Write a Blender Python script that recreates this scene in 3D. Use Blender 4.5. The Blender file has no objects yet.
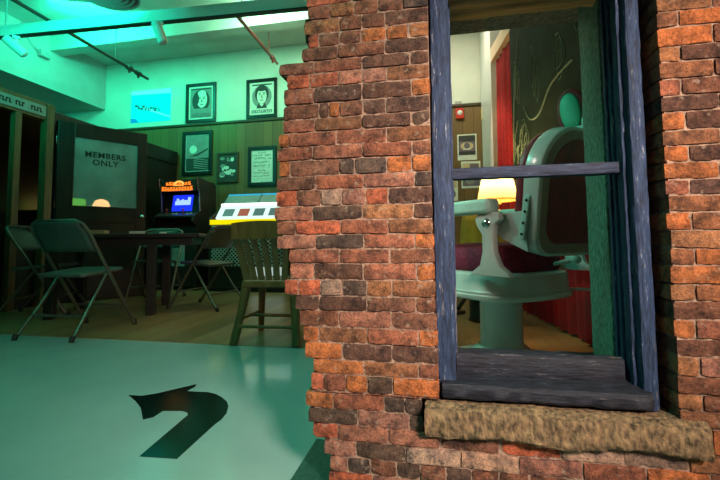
import bpy, bmesh, math, random
from mathutils import Vector, Matrix, Euler, noise
random.seed(7)
PI = math.pi
S = bpy.context.scene
COL = S.collection

# ------------------------------------------------------------------ camera
def setup_camera():
    cd = bpy.data.cameras.new('camera'); cam = bpy.data.objects.new('camera', cd); COL.objects.link(cam)
    cd.sensor_width = 36; cd.lens = 406/720*36; cd.shift_y = -25/720; cd.clip_start = 0.02
    # rows: world X, Y, Z axes written in camera space
    fwd = Vector((83, -25, -406)).normalized()
    up = Vector((-60, 6515, -406)); up = (up - fwd*up.dot(fwd)).normalized()
    right = fwd.cross(up)
    M = Matrix((right, fwd, up))
    cam.matrix_world = Matrix.Translation((0, 0, 0.70)) @ M.to_4x4()
    S.camera = cam
setup_camera()

# ------------------------------------------------------------------ world, lights, exposure
S.view_settings.view_transform = 'Standard'
S.view_settings.look = 'None'
S.view_settings.exposure = 0.0
S.view_settings.gamma = 1.0
S.view_settings.use_curve_mapping = False
w = bpy.data.worlds.new('world'); S.world = w; w.use_nodes = True
w.node_tree.nodes['Background'].inputs[0].default_value = (0.55, 0.75, 0.70, 1)
w.node_tree.nodes['Background'].inputs[1].default_value = 0.02

def area(name, loc, target, size, power, color, size_y=None, spread=180):
    ld = bpy.data.lights.new(name, 'AREA'); ld.energy = power; ld.color = color; ld.size = size
    if size_y: ld.shape = 'RECTANGLE'; ld.size_y = size_y
    ld.spread = math.radians(spread)
    o = bpy.data.objects.new(name, ld); COL.objects.link(o); o.location = loc
    o.rotation_euler = (Vector(target)-Vector(loc)).to_track_quat('-Z', 'Y').to_euler()
    return o
def spot(name, loc, target, power, color, angle=60, blend=0.6, radius=0.06):
    ld = bpy.data.lights.new(name, 'SPOT'); ld.energy = power; ld.color = color
    ld.spot_size = math.radians(angle); ld.spot_blend = blend; ld.shadow_soft_size = radius
    o = bpy.data.objects.new(name, ld); COL.objects.link(o); o.location = loc
    o.rotation_euler = (Vector(target)-Vector(loc)).to_track_quat('-Z', 'Y').to_euler()
    return o
# warm key that rakes across the brick from the right, softer neutral light from the visitor's side
spot('key_lamp', (2.1, 0.15, 1.45), (0.85, 1.12, 0.72), 62, (1.0, 0.55, 0.27), 50, 0.6, 0.05)
area('gallery_lamp', (1.2, -0.9, 1.9), (0.10, 1.12, 0.75), 0.5, 16, (1.0, 0.77, 0.64), None, 52)
# green and teal stage light in the left room
area('green_wall_wash', (-4.7, 4.4, 3.85), (-5.4, 6.2, 3.1), 0.8, 68, (0.02, 1.0, 0.55))
area('green_ceiling_wash', (-3.6, 2.2, 2.7), (-4.2, 4.2, 4.0), 0.8, 40, (0.0, 1.0, 0.62))
spot('green_bulkhead_lamp', (-2.6, 3.3, 3.4), (-6.0, 4.6, 3.6), 260, (0.01, 1.0, 0.58), 50, 0.8)
spot('green_beam_lamp', (-3.6, 1.6, 2.6), (-4.3, 3.7, 3.2), 90, (0.03, 1.0, 0.50), 48, 0.8)
area('pale_green_wash', (-2.2, 4.6, 3.85), (-2.6, 6.2, 3.2), 0.7, 60, (0.40, 1.0, 0.58))
spot('green_picture_lamp', (-3.5, 4.7, 3.3), (-3.6, 6.2, 2.45), 60, (0.01, 1.0, 0.10), 25, 0.8)
spot('teal_floor_lamp', (-1.1, 0.5, 3.3), (-1.0, 1.9, 0), 125, (0.03, 1.0, 0.70), 80, 0.9, 0.2)
spot('teal_floor_lamp_left', (-4.0, 1.0, 3.3), (-3.0, 2.1, 0), 50, (0.01, 1.0, 0.58), 75, 0.9, 0.2)
spot('pale_floor_fill', (-1.2, 3.3, 3.7), (-0.62, 1.72, 0), 60, (0.40, 1.0, 0.80), 32, 0.9, 0.15)  # unseen spot added to fill the brick wall's shadow on the floor
spot('warm_chair_fill', (-1.75, 0.9, 2.5), (-1.22, 2.75, 0.55), 34, (1.0, 0.58, 0.25), 17, 0.8, 0.1)  # unseen spot added to warm the wooden chair
# teal light that reaches the barber's chair from the left room
spot('teal_chair_lamp', (-1.3, 2.3, 2.1), (0.4, 2.15, 0.75), 58, (0.20, 1.0, 0.74), 55, 0.6, 0.12)
spot('chair_fill', (-0.55, 1.75, 1.55), (0.4, 2.2, 0.7), 9, (1.0, 0.85, 0.78), 60, 0.6, 0.1)  # unseen fill added to whiten the barber chair
# warm white light of the right-hand room
area('warm_room_lamp', (-0.2, 4.9, 3.85), (0.3, 6.2, 2.9), 0.6, 44, (1.0, 0.88, 0.66))
spot('curtain_lamp', (-0.35, 4.85, 3.1), (0.7, 4.72, 1.6), 90, (1.0, 0.66, 0.45), 38, 0.7)
spot('wood_floor_lamp', (-0.2, 3.4, 3.5), (0.22, 3.1, 0), 120, (1.0, 0.60, 0.27), 26, 0.8)
spot('wood_floor_lamp_left', (-1.8, 3.2, 3.6), (-1.7, 3.5, 0), 70, (1.0, 0.72, 0.36), 40, 0.9)

# ------------------------------------------------------------------ materials
def newmat(name):
    m = bpy.data.materials.new(name); m.use_nodes = True
    nt = m.node_tree; return m, nt, nt.nodes['Principled BSDF'], nt.nodes, nt.links
def mat(name, c, rough=0.5, metal=0.0, var=0.12, scale=14, bump=0.0, stretch=None, coat=0.0, spec=0.5, c2=None, sharp=False):
    m, nt, b, N, L = newmat(name)
    b.inputs['Roughness'].default_value = rough; b.inputs['Metallic'].default_value = metal
    b.inputs['Coat Weight'].default_value = coat; b.inputs['Specular IOR Level'].default_value = spec
    tc = N.new('ShaderNodeTexCoord'); mp = N.new('ShaderNodeMapping'); L.new(tc.outputs['Object'], mp.inputs[0])
    if stretch: mp.inputs['Scale'].default_value = stretch
    nz = N.new('ShaderNodeTexNoise'); nz.inputs['Scale'].default_value = scale; nz.inputs['Detail'].default_value = 6
    L.new(mp.outputs[0], nz.inputs['Vector'])
    rp = N.new('ShaderNodeValToRGB'); L.new(nz.outputs[0], rp.inputs[0])
    if c2 is None: lo = [x*(1-var) for x in c]; hi = [min(1, x*(1+var)) for x in c]
    else: lo, hi = c, c2
    rp.color_ramp.elements[0].position = 0.47 if sharp else 0.3; rp.color_ramp.elements[1].position = 0.60 if sharp else 0.7
    rp.color_ramp.elements[0].color = (*lo, 1); rp.color_ramp.elements[1].color = (*hi, 1)
    L.new(rp.outputs[0], b.inputs['Base Color'])
    if bump:
        bp = N.new('ShaderNodeBump'); bp.inputs['Strength'].default_value = bump; bp.inputs['Distance'].default_value = 0.01
        L.new(nz.outputs[0], bp.inputs['Height']); L.new(bp.outputs[0], b.inputs['Normal'])
    return m
def emit(name, c, strength):
    m, nt, b, N, L = newmat(name)
    b.inputs['Base Color'].default_value = (*[x*0.15 for x in c], 1); b.inputs['Emission Color'].default_value = (*c, 1)
    b.inputs['Emission Strength'].default_value = strength; b.inputs['Roughness'].default_value = 0.3
    return m
def brick_mat():
    m, nt, b, N, L = newmat('old_brick')
    at = N.new('ShaderNodeAttribute'); at.attribute_name = 'tint'
    tc = N.new('ShaderNodeTexCoord')
    n1 = N.new('ShaderNodeTexNoise'); n1.inputs['Scale'].default_value = 26; n1.inputs['Detail'].default_value = 8; n1.inputs['Roughness'].default_value = 0.72
    n2 = N.new('ShaderNodeTexNoise'); n2.inputs['Scale'].default_value = 160; n2.inputs['Detail'].default_value = 5; n2.inputs['Roughness'].default_value = 0.8
    n3 = N.new('ShaderNodeTexNoise'); n3.inputs['Scale'].default_value = 55; n3.inputs['Detail'].default_value = 4
    for n in (n1, n2, n3): L.new(tc.outputs['Object'], n.inputs['Vector'])
    r1 = N.new('ShaderNodeValToRGB'); L.new(n1.outputs[0], r1.inputs[0])
    e = r1.color_ramp.elements; e[0].position = 0.36; e[0].color = (0.30, 0.31, 0.35, 1); e[1].position = 0.62; e[1].color = (1.5, 1.30, 1.12, 1)
    mu = N.new('ShaderNodeMix'); mu.data_type = 'RGBA'; mu.blend_type = 'MULTIPLY'; mu.inputs[0].default_value = 1
    L.new(at.outputs['Color'], mu.inputs[6]); L.new(r1.outputs[0], mu.inputs[7])
    r2 = N.new('ShaderNodeValToRGB'); L.new(n2.outputs[0], r2.inputs[0])
    e = r2.color_ramp.elements; e[0].position = 0.36; e[0].color = (0.35, 0.33, 0.33, 1); e[1].position = 0.55; e[1].color = (1.08, 1.08, 1.08, 1)
    m2 = N.new('ShaderNodeMix'); m2.data_type = 'RGBA'; m2.blend_type = 'MULTIPLY'; m2.inputs[0].default_value = 0.85
    L.new(mu.outputs[2], m2.inputs[6]); L.new(r2.outputs[0], m2.inputs[7])
    r3 = N.new('ShaderNodeValToRGB'); L.new(n3.outputs[0], r3.inputs[0])
    e = r3.color_ramp.elements; e[0].position = 0.62; e[0].color = (0, 0, 0, 1); e[1].position = 0.72; e[1].color = (0.6, 0.6, 0.6, 1)
    m3 = N.new('ShaderNodeMix'); m3.data_type = 'RGBA'; L.new(r3.outputs[0], m3.inputs[0])
    L.new(m2.outputs[2], m3.inputs[6]); m3.inputs[7].default_value = (0.40, 0.31, 0.24, 1)
    L.new(m3.outputs[2], b.inputs['Base Color']); b.inputs['Roughness'].default_value = 0.85
    b.inputs['Specular IOR Level'].default_value = 0.3
    ad = N.new('ShaderNodeMath'); ad.operation = 'ADD'; L.new(n1.outputs[0], ad.inputs[0]); L.new(n2.outputs[0], ad.inputs[1])
    bp = N.new('ShaderNodeBump'); bp.inputs['Strength'].default_value = 0.9; bp.inputs['Distance'].default_value = 0.008
    L.new(ad.outputs[0], bp.inputs['Height']); L.new(bp.outputs[0], b.inputs['Normal'])
    return m
def plank_mat(name, c, width, axis=0, rough=0.5, groove=0.25, var=0.35, grain=(1, 1, 1)):
    """planks of a given width across one axis; grain stretched along the planks"""
    m, nt, b, N, L = newmat(name)
    tc = N.new('ShaderNodeTexCoord'); sp = N.new('ShaderNodeSeparateXYZ'); L.new(tc.outputs['Object'], sp.inputs[0])
    dv = N.new('ShaderNodeMath'); dv.operation = 'DIVIDE'; dv.inputs[1].default_value = width; L.new(sp.outputs[axis], dv.inputs[0])
    fl = N.new('ShaderNodeMath'); fl.operation = 'FLOOR'; L.new(dv.outputs[0], fl.inputs[0])
    fr = N.new('ShaderNodeMath'); fr.operation = 'FRACT'; L.new(dv.outputs[0], fr.inputs[0])
    wn = N.new('ShaderNodeTexWhiteNoise'); wn.noise_dimensions = '1D'; L.new(fl.outputs[0], wn.inputs['W'])
    mp = N.new('ShaderNodeMapping'); mp.inputs['Scale'].default_value = grain; L.new(tc.outputs['Object'], mp.inputs[0])
    nz = N.new('ShaderNodeTexNoise'); nz.inputs['Scale'].default_value = 10; nz.inputs['Detail'].default_value = 6; L.new(mp.outputs[0], nz.inputs['Vector'])
    av = N.new('ShaderNodeMath'); av.operation = 'ADD'; L.new(wn.outputs['Value'], av.inputs[0]); L.new(nz.outputs[0], av.inputs[1])
    rp = N.new('ShaderNodeValToRGB'); L.new(av.outputs[0], rp.inputs[0])
    e = rp.color_ramp.elements; e[0].position = 0.3; e[1].position = 1.0
    e[0].color = (*[x*(1-var) for x in c], 1); e[1].color = (*[x*(1+var) for x in c], 1)
    gt = N.new('ShaderNodeMath'); gt.operation = 'GREATER_THAN'; gt.inputs[1].default_value = 0.05; L.new(fr.outputs[0], gt.inputs[0])
    mr = N.new('ShaderNodeMapRange'); mr.inputs['To Min'].default_value = groove; mr.inputs['To Max'].default_value = 1; L.new(gt.outputs[0], mr.inputs[0])
    mu = N.new('ShaderNodeMix'); mu.data_type = 'RGBA'; mu.blend_type = 'MULTIPLY'; mu.inputs[0].default_value = 1
    L.new(rp.outputs[0], mu.inputs[6]); L.new(mr.outputs[0], mu.inputs[7]); L.new(mu.outputs[2], b.inputs['Base Color'])
    b.inputs['Roughness'].default_value = rough
    return m
def paint_mat(name, c, chip, bare, stretch=(1, 1, 0.12), amount=0.60):
    """old paint, flaked along the grain"""
    m, nt, b, N, L = newmat(name)
    tc = N.new('ShaderNodeTexCoord'); mp = N.new('ShaderNodeMapping'); mp.inputs['Scale'].default_value = stretch; L.new(tc.outputs['Object'], mp.inputs[0])
    n1 = N.new('ShaderNodeTexNoise'); n1.inputs['Scale'].default_value = 150; n1.inputs['Detail'].default_value = 7; n1.inputs['Roughness'].default_value = 0.7; L.new(mp.outputs[0], n1.inputs['Vector'])
    n2 = N.new('ShaderNodeTexNoise'); n2.inputs['Scale'].default_value = 38; n2.inputs['Detail'].default_value = 5; n2.inputs['Roughness'].default_value = 0.65; L.new(mp.outputs[0], n2.inputs['Vector'])
    r1 = N.new('ShaderNodeValToRGB'); L.new(n1.outputs[0], r1.inputs[0])
    e = r1.color_ramp.elements; e[0].position = 0.36; e[0].color = (*[x*0.35 for x in c], 1); e[1].position = 0.62; e[1].color = (*[x*1.35 for x in c], 1)
    k = r1.color_ramp.elements.new(amount + 0.06); k.color = (*chip, 1)
    r2 = N.new('ShaderNodeValToRGB'); L.new(n2.outputs[0], r2.inputs[0])
    e = r2.color_ramp.elements; e[0].position = amount; e[0].color = (0, 0, 0, 1); e[1].position = amount + 0.06; e[1].color = (0.9, 0.9, 0.9, 1)
    mx = N.new('ShaderNodeMix'); mx.data_type = 'RGBA'; L.new(r2.outputs[0], mx.inputs[0]); L.new(r1.outputs[0], mx.inputs[6]); mx.inputs[7].default_value = (*bare, 1)
    L.new(mx.outputs[2], b.inputs['Base Color']); b.inputs['Roughness'].default_value = 0.65; b.inputs['Specular IOR Level'].default_value = 0.3
    bp = N.new('ShaderNodeBump'); bp.inputs['Strength'].default_value = 0.8; bp.inputs['Distance'].default_value = 0.004
    L.new(n1.outputs[0], bp.inputs['Height']); L.new(bp.outputs[0], b.inputs['Normal'])
    return m

M = {}
M['brick'] = brick_mat()
M['mortar'] = mat('sandy_mortar', (0.30, 0.21, 0.155), 0.95, var=0.45, scale=90, bump=0.8)
M['floor'] = mat('pale_epoxy', (0.29, 0.42, 0.41), 0.16, var=0.05, scale=3, spec=0.6)
M['vinyl'] = mat('black_vinyl', (0.002, 0.004, 0.004), 0.16, var=0.2, spec=0.25)
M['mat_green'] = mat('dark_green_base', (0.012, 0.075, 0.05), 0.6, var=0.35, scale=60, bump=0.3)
M['boards'] = plank_mat('worn_floor_boards', (0.20, 0.125, 0.055), 0.085, 0, 0.33, 0.55, 0.3, (1, 0.12, 1))
M['plaster'] = mat('pale_plaster', (0.70, 0.72, 0.64), 0.8, var=0.04, scale=4)
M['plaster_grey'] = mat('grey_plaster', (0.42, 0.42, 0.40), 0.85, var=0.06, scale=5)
M['ceil'] = mat('ceiling_paint', (0.52, 0.55, 0.50), 0.85, var=0.10, scale=3)
M['wains'] = plank_mat('wainscot_boards', (0.17, 0.095, 0.03), 0.16, 0, 0.5, 0.45, 0.18, (1, 1, 0.1))
M['rail'] = mat('dark_rail_wood', (0.06, 0.04, 0.02), 0.5)
M['dark_wood'] = mat('dark_stained_wood', (0.015, 0.009, 0.006), 0.4, var=0.4, scale=20, stretch=(1, 1, 0.1))
M['brown_wood'] = mat('brown_wood', (0.15, 0.075, 0.028), 0.45, var=0.35, scale=24, stretch=(1, 1, 0.12))
M['chair_wood'] = mat('oak_chair_wood', (0.22, 0.105, 0.038), 0.35, var=0.3, scale=26, stretch=(1, 1, 0.15))
M['old_beam'] = mat('aged_brown_wood', (0.05, 0.026, 0.010), 0.7, scale=22, stretch=(0.12, 1, 1), bump=1.0, c2=(0.90, 0.44, 0.15))
M['blue'] = paint_mat('flaking_blue_paint', (0.022, 0.046, 0.105), (0.32, 0.34, 0.35), (0.24, 0.23, 0.20), amount=0.63)
M['blue_h'] = paint_mat('flaking_blue_paint_across', (0.022, 0.036, 0.075), (0.26, 0.27, 0.27), (0.22, 0.20, 0.17), (0.12, 1, 1), amount=0.64)
M['grey_paint_h'] = paint_mat('weathered_grey_paint', (0.016, 0.021, 0.034), (0.18, 0.18, 0.17), (0.30, 0.20, 0.11), (0.14, 1, 1), amount=0.655)
M['jamb'] = paint_mat('crackled_grey_paint', (0.15, 0.24, 0.18), (0.28, 0.34, 0.28), (0.02, 0.02, 0.02), (1, 1, 0.35), amount=0.68)
M['stone'] = mat('rough_sandstone', (0.045, 0.034, 0.022), 0.9, scale=85, bump=1.0, stretch=(1, 1, 0.5), c2=(0.30, 0.21, 0.11))
M['folding'] = mat('grey_green_chair_metal', (0.085, 0.105, 0.095), 0.38, metal=0.3)
M['tube'] = mat('chair_tube_metal', (0.16, 0.15, 0.12), 0.32, metal=0.7)
M['rubber'] = mat('black_rubber', (0.012, 0.012, 0.012), 0.7)
M['table'] = mat('dark_table_wood', (0.018, 0.011, 0.008), 0.35, var=0.3, scale=20, stretch=(0.1, 1, 1))
M['paper'] = mat('white_paper', (0.62, 0.60, 0.54), 0.7, var=0.04)
M['kraft'] = mat('brown_card', (0.36, 0.25, 0.12), 0.7, var=0.1)
M['cab'] = mat('cabinet_black', (0.030, 0.021, 0.017), 0.4)
M['chrome'] = mat('chrome', (0.6, 0.62, 0.62), 0.18, metal=1.0, var=0.03)
M['white'] = mat('white_paint', (0.74, 0.74, 0.72), 0.45, var=0.03)
M['black'] = mat('black_frame_paint', (0.010, 0.011, 0.010), 0.35)
M['enamel'] = mat('white_enamel', (0.60, 0.60, 0.56), 0.25, var=0.05, scale=9, coat=0.3)
M['enamel_edge'] = mat('shaded_enamel_edge', (0.30, 0.19, 0.15), 0.35)  # white enamel with its reddish shade put into the colour
M['maroon'] = mat('maroon_leather', (0.22, 0.014, 0.022), 0.45, var=0.35, scale=16, bump=0.1)
M['plush'] = mat('maroon_plush', (0.26, 0.016, 0.05), 0.85, var=0.4, scale=60, bump=0.5)
M['mint'] = mat('mint_pad', (0.42, 0.60, 0.52), 0.5, var=0.12, scale=30)
M['green_lit_pad'] = mat('green_lit_leather', (0.05, 0.42, 0.24), 0.5, var=0.1)  # green stage light put into the headrest leather's colour
M['red_cloth'] = mat('red_velvet', (0.42, 0.008, 0.012), 0.8, var=0.2, scale=30)
M['yellow_cloth'] = mat('yellow_cloth', (0.66, 0.42, 0.05), 0.8, var=0.1, scale=20)
M['red_pipe'] = mat('red_pipe_paint', (0.30, 0.02, 0.015), 0.45)
M['iron'] = mat('dark_iron_pipe', (0.035, 0.018, 0.014), 0.5)
M['grey_metal'] = mat('grey_painted_metal', (0.36, 0.37, 0.36), 0.45)
M['red_plastic'] = mat('red_plastic', (0.55, 0.03, 0.02), 0.35)
M['cream'] = mat('cream_plastic', (0.72, 0.66, 0.36), 0.5)
M['peach'] = mat('peach_paint', (0.78, 0.58, 0.42), 0.6, var=0.03)
M['poster_dark'] = mat('printed_dark_ink', (0.035, 0.04, 0.035), 0.6)
M['poster_mid'] = mat('printed_mid_ink', (0.26, 0.27, 0.25), 0.6)
M['poster_pale'] = mat('printed_pale_paper', (0.74, 0.76, 0.66), 0.6, var=0.12, scale=18)
M['poster_violet'] = mat('printed_violet_ink', (0.17, 0.13, 0.17), 0.6)
M['poster_buff'] = mat('buff_paper', (0.60, 0.46, 0.26), 0.6)
M['chalk'] = mat('chalk', (0.15, 0.23, 0.20), 0.95, var=0.3, scale=60)
M['board'] = mat('chalkboard_slate', (0.006, 0.016, 0.012), 0.8, scale=3.2, c2=(0.022, 0.048, 0.037), spec=0.2)
M['frosted'] = mat('smoky_glass', (0.34, 0.37, 0.36), 0.10, var=0.25, scale=3, spec=0.5)
M['frosted'].node_tree.nodes['Principled BSDF'].inputs['Alpha'].default_value = 0.58
M['letter'] = mat('black_lettering', (0.004, 0.004, 0.004), 0.5)
M['e_green'] = emit('reflected_green', (0.22, 0.80, 0.03), 2.0)
M['e_warm'] = emit('reflected_warm', (1.0, 0.56, 0.22), 6.0)
M['e_white'] = emit('reflected_pale', (0.75, 0.95, 0.85), 0.5)
M['e_cyan'] = emit('projection_cyan', (0.0, 0.92, 0.72), 1.15)
M['e_cyan2'] = emit('projection_pale_cyan', (0.10, 1.0, 0.88), 1.0)
M['e_blue'] = emit('projection_blue', (0.0, 0.42, 0.85), 0.8)
M['e_teal'] = emit('projection_dark_strokes', (0.0, 0.30, 0.28), 0.5)
M['e_screen'] = emit('screen_blue', (0.01, 0.03, 0.85), 1.3)
M['e_screen2'] = emit('screen_pale_blue', (0.35, 0.55, 1.0), 1.3)
M['e_orange'] = emit('marquee_orange', (1.0, 0.22, 0.02), 1.3)
M['e_orange2'] = emit('marquee_pale_orange', (1.0, 0.50, 0.10), 1.3)
M['e_yellow'] = emit('jukebox_yellow', (0.95, 0.78, 0.0), 1.0)
M['e_juke'] = emit('jukebox_white_light', (0.80, 1.0, 0.92), 1.0)
M['e_tube'] = emit('jukebox_light_tube', (0.85, 1.0, 0.95), 4.0)
M['e_jblue'] = emit('jukebox_blue_edge', (0.05, 0.50, 0.85), 0.75)
M['jcard_red'] = emit('title_card_red', (0.62, 0.10, 0.08), 0.55)
M['jcard_grey'] = emit('title_card_grey', (0.16, 0.28, 0.27), 0.5)
M['juke_grey'] = mat('jukebox_grey_panel', (0.30, 0.32, 0.31), 0.4)
M['juke_body'] = mat('jukebox_brown_body', (0.035, 0.022, 0.013), 0.45)
M['mesh_metal'] = mat('grille_metal', (0.62, 0.62, 0.58), 0.45, metal=0.2)
def shade_mat():
    m, nt, b, N, L = newmat('pleated_lamp_shade')
    b.inputs['Base Color'].default_value = (0.80, 0.55, 0.16, 1); b.inputs['Roughness'].default_value = 0.8
    b.inputs['Emission Color'].default_value = (1.0, 0.70, 0.28, 1); b.inputs['Emission Strength'].default_value = 0.2
    tl = N.new('ShaderNodeBsdfTranslucent'); tl.inputs[0].default_value = (0.9, 0.74, 0.40, 1)
    mx = N.new('ShaderNodeMixShader'); mx.inputs[0].default_value = 0.55
    L.new(b.outputs[0], mx.inputs[1]); L.new(tl.outputs[0], mx.inputs[2]); L.new(mx.outputs[0], N['Material Output'].inputs[0])
    return m
M['shade'] = shade_mat()

# ------------------------------------------------------------------ mesh builder
class MB:
    def __init__(s): s.v = []; s.f = []; s.m = []; s.sm = []; s.X = Matrix.Identity(4)
    def add(s, vs, fs, mi=0, smooth=False, X=None):
        T = s.X @ X if X is not None else s.X
        k = len(s.v); s.v += [T @ Vector(p) for p in vs]
        for f in fs: s.f.append([k+i for i in f]); s.m.append(mi); s.sm.append(smooth)
        return s
    def box(s, a, b, mi=0, bev=0.0, X=None, seg=2):
        bm = bmesh.new(); bmesh.ops.create_cube(bm, size=1)
        a = Vector(a); b = Vector(b); c = (a+b)/2; d = b-a
        for p in bm.verts: p.co = Vector((p.co.x*d.x, p.co.y*d.y, p.co.z*d.z)) + c
        if bev: bmesh.ops.bevel(bm, geom=bm.edges[:], offset=min(bev, 0.45*min(abs(x) for x in d)), segments=seg, profile=0.5, affect='EDGES')
        bm.verts.index_update()
        s.add([p.co.copy() for p in bm.verts], [[p.index for p in f.verts] for f in bm.faces], mi, False, X); bm.free(); return s
    def tube(s, pts, r, n=10, mi=0, X=None, cap=True):
        pts = [Vector(p) for p in pts]; rs = r if isinstance(r, (list, tuple)) else [r]*len(pts)
        vs = []; fs = []; ref = None
        for i, p in enumerate(pts):
            t = (pts[min(i+1, len(pts)-1)] - pts[max(i-1, 0)]).normalized()
            if ref is None: ref = t.orthogonal().normalized()
            ref = (ref - t*ref.dot(t)).normalized(); o = t.cross(ref)
            for k in range(n):
                a = 2*PI*k/n; vs.append(p + (ref*math.cos(a)+o*math.sin(a))*rs[i])
        for i in range(len(pts)-1):
            for k in range(n): fs.append([i*n+k, i*n+(k+1) % n, (i+1)*n+(k+1) % n, (i+1)*n+k])
        s.add(vs, fs, mi, True, X)
        if cap:
            s.add(vs[:n], [list(range(n))[::-1]], mi, False, X); s.add(vs[-n:], [list(range(n))], mi, False, X)
        return s
    def lathe(s, prof, n=32, mi=0, X=None, smooth=True, flute=0.0, fl_n=1):
        vs = []; fs = []
        for r, z in prof:
            for k in range(n):
                a = 2*PI*k/n; q = r*(1 + (flute if (k % 2) else 0)); vs.append((q*math.cos(a), q*math.sin(a), z))
        for i in range(len(prof)-1):
            for k in range(n): fs.append([i*n+k, i*n+(k+1) % n, (i+1)*n+(k+1) % n, (i+1)*n+k])
        return s.add(vs, fs, mi, smooth, X)
    def prism(s, poly, d0, d1, mi=0, X=None, bev=0.0):
        """polygon in local XY pushed along Z from d0 to d1"""
        n = len(poly); bm = bmesh.new()
        lo = [bm.verts.new((p[0], p[1], d0)) for p in poly]; hi = [bm.verts.new((p[0], p[1], d1)) for p in poly]
        bm.faces.new(lo[::-1]); bm.faces.new(hi)
        for i in range(n): bm.faces.new((lo[i], lo[(i+1) % n], hi[(i+1) % n], hi[i]))
        bmesh.ops.recalc_face_normals(bm, faces=bm.faces[:])
        if bev:
            es = [e for e in bm.edges if abs(e.verts[0].co.z-e.verts[1].co.z) < 1e-6]
            bmesh.ops.bevel(bm, geom=es, offset=bev, segments=3, profile=0.5, affect='EDGES')
        bm.verts.index_update()
        s.add([p.co.copy() for p in bm.verts], [[p.index for p in f.verts] for f in bm.faces], mi, False, X); bm.free(); return s
    def build(s, name, mats, parent=None, loc=None):
        me = bpy.data.meshes.new(name); me.from_pydata([tuple(p) for p in s.v], [], s.f)
        for m in (mats if isinstance(mats, (list, tuple)) else [mats]): me.materials.append(m)
        me.polygons.foreach_set('material_index', s.m); me.polygons.foreach_set('use_smooth', s.sm); me.update()
        o = bpy.data.objects.new(name, me); COL.objects.link(o)
        if parent: o.parent = parent
        if loc: o.location = loc
        return o
def smooth(o, angle=40):
    me = o.data; me.polygons.foreach_set('use_smooth', [True]*len(me.polygons))
    me.set_sharp_from_angle(angle=math.radians(angle)); return o
def tag(o, label=None, cat=None, group=None, kind=None):
    if label: o['label'] = label
    if cat: o['category'] = cat
    if group: o['group'] = group
    if kind: o['kind'] = kind
    return o
def thing(name, label, cat, loc=(0, 0, 0), rz=0, group=None):
    o = bpy.data.objects.new(name, None); COL.objects.link(o); o.empty_display_size = 0.1
    o.location = loc; o.rotation_euler = (0, 0, rz); return tag(o, label, cat, group)
def dup(root, loc, rz, label, group=None):
    r = root.copy(); COL.objects.link(r); r.location = loc; r.rotation_euler = (0, 0, rz); r['label'] = label
    if group: r['group'] = group
    for ch in list(root.children):
        c = ch.copy(); COL.objects.link(c); c.parent = r
        for g in list(ch.children):
            d = g.copy(); COL.objects.link(d); d.parent = c
    return r
def struct(o): o['kind'] = 'structure'; return o
def bx(name, a, b, m, parent=None, bev=0.0):
    return MB().box(a, b, 0, bev).build(name, m, parent)
def rot(ax, deg): return Matrix.Rotation(math.radians(deg), 4, ax)
def tr(*p): return Matrix.Translation(p)

# ------------------------------------------------------------------ the room
EDGE = 2.575
struct(bx('floor', (-6.6, -2.5, -0.10), (2.4, EDGE, 0.0), M['floor']))
struct(bx('floor_boards', (-6.6, EDGE, -0.10), (1.25, 6.32, 0.003), M['boards']))
struct(bx('ceiling', (-7.2, -2.5, 3.95), (2.4, 6.32, 4.05), M['ceil']))
struct(bx('wall_back', (-7.2, 6.2, 0), (1.25, 6.32, 3.95), M['plaster']))
o = struct(bx('trim_1', (-6.6, 6.165, 0), (0.598, 6.2, 2.69), M['wains']))
struct(bx('trim_2', (-6.6, 6.14, 2.69), (0.598, 6.2, 2.735), M['rail'], bev=0.01))
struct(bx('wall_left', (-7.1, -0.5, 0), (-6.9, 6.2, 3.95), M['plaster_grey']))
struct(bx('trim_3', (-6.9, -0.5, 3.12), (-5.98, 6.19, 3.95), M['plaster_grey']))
struct(bx('wall_right', (1.12, 1.46, 0), (1.25, 6.2, 3.95), M['plaster']))
struct(bx('partition', (0.60, 4.92, 0), (0.76, 6.16, 3.95), M['white']))
# peach header carried from the partition end to the brick wall above the curtain
mb = MB(); mb.prism([(0.60, 4.92), (0.70, 4.92), (1.06, 2.3), (0.96, 2.3)], 2.80, 2.96); struct(mb.build('trim_4', M['peach']))

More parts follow.
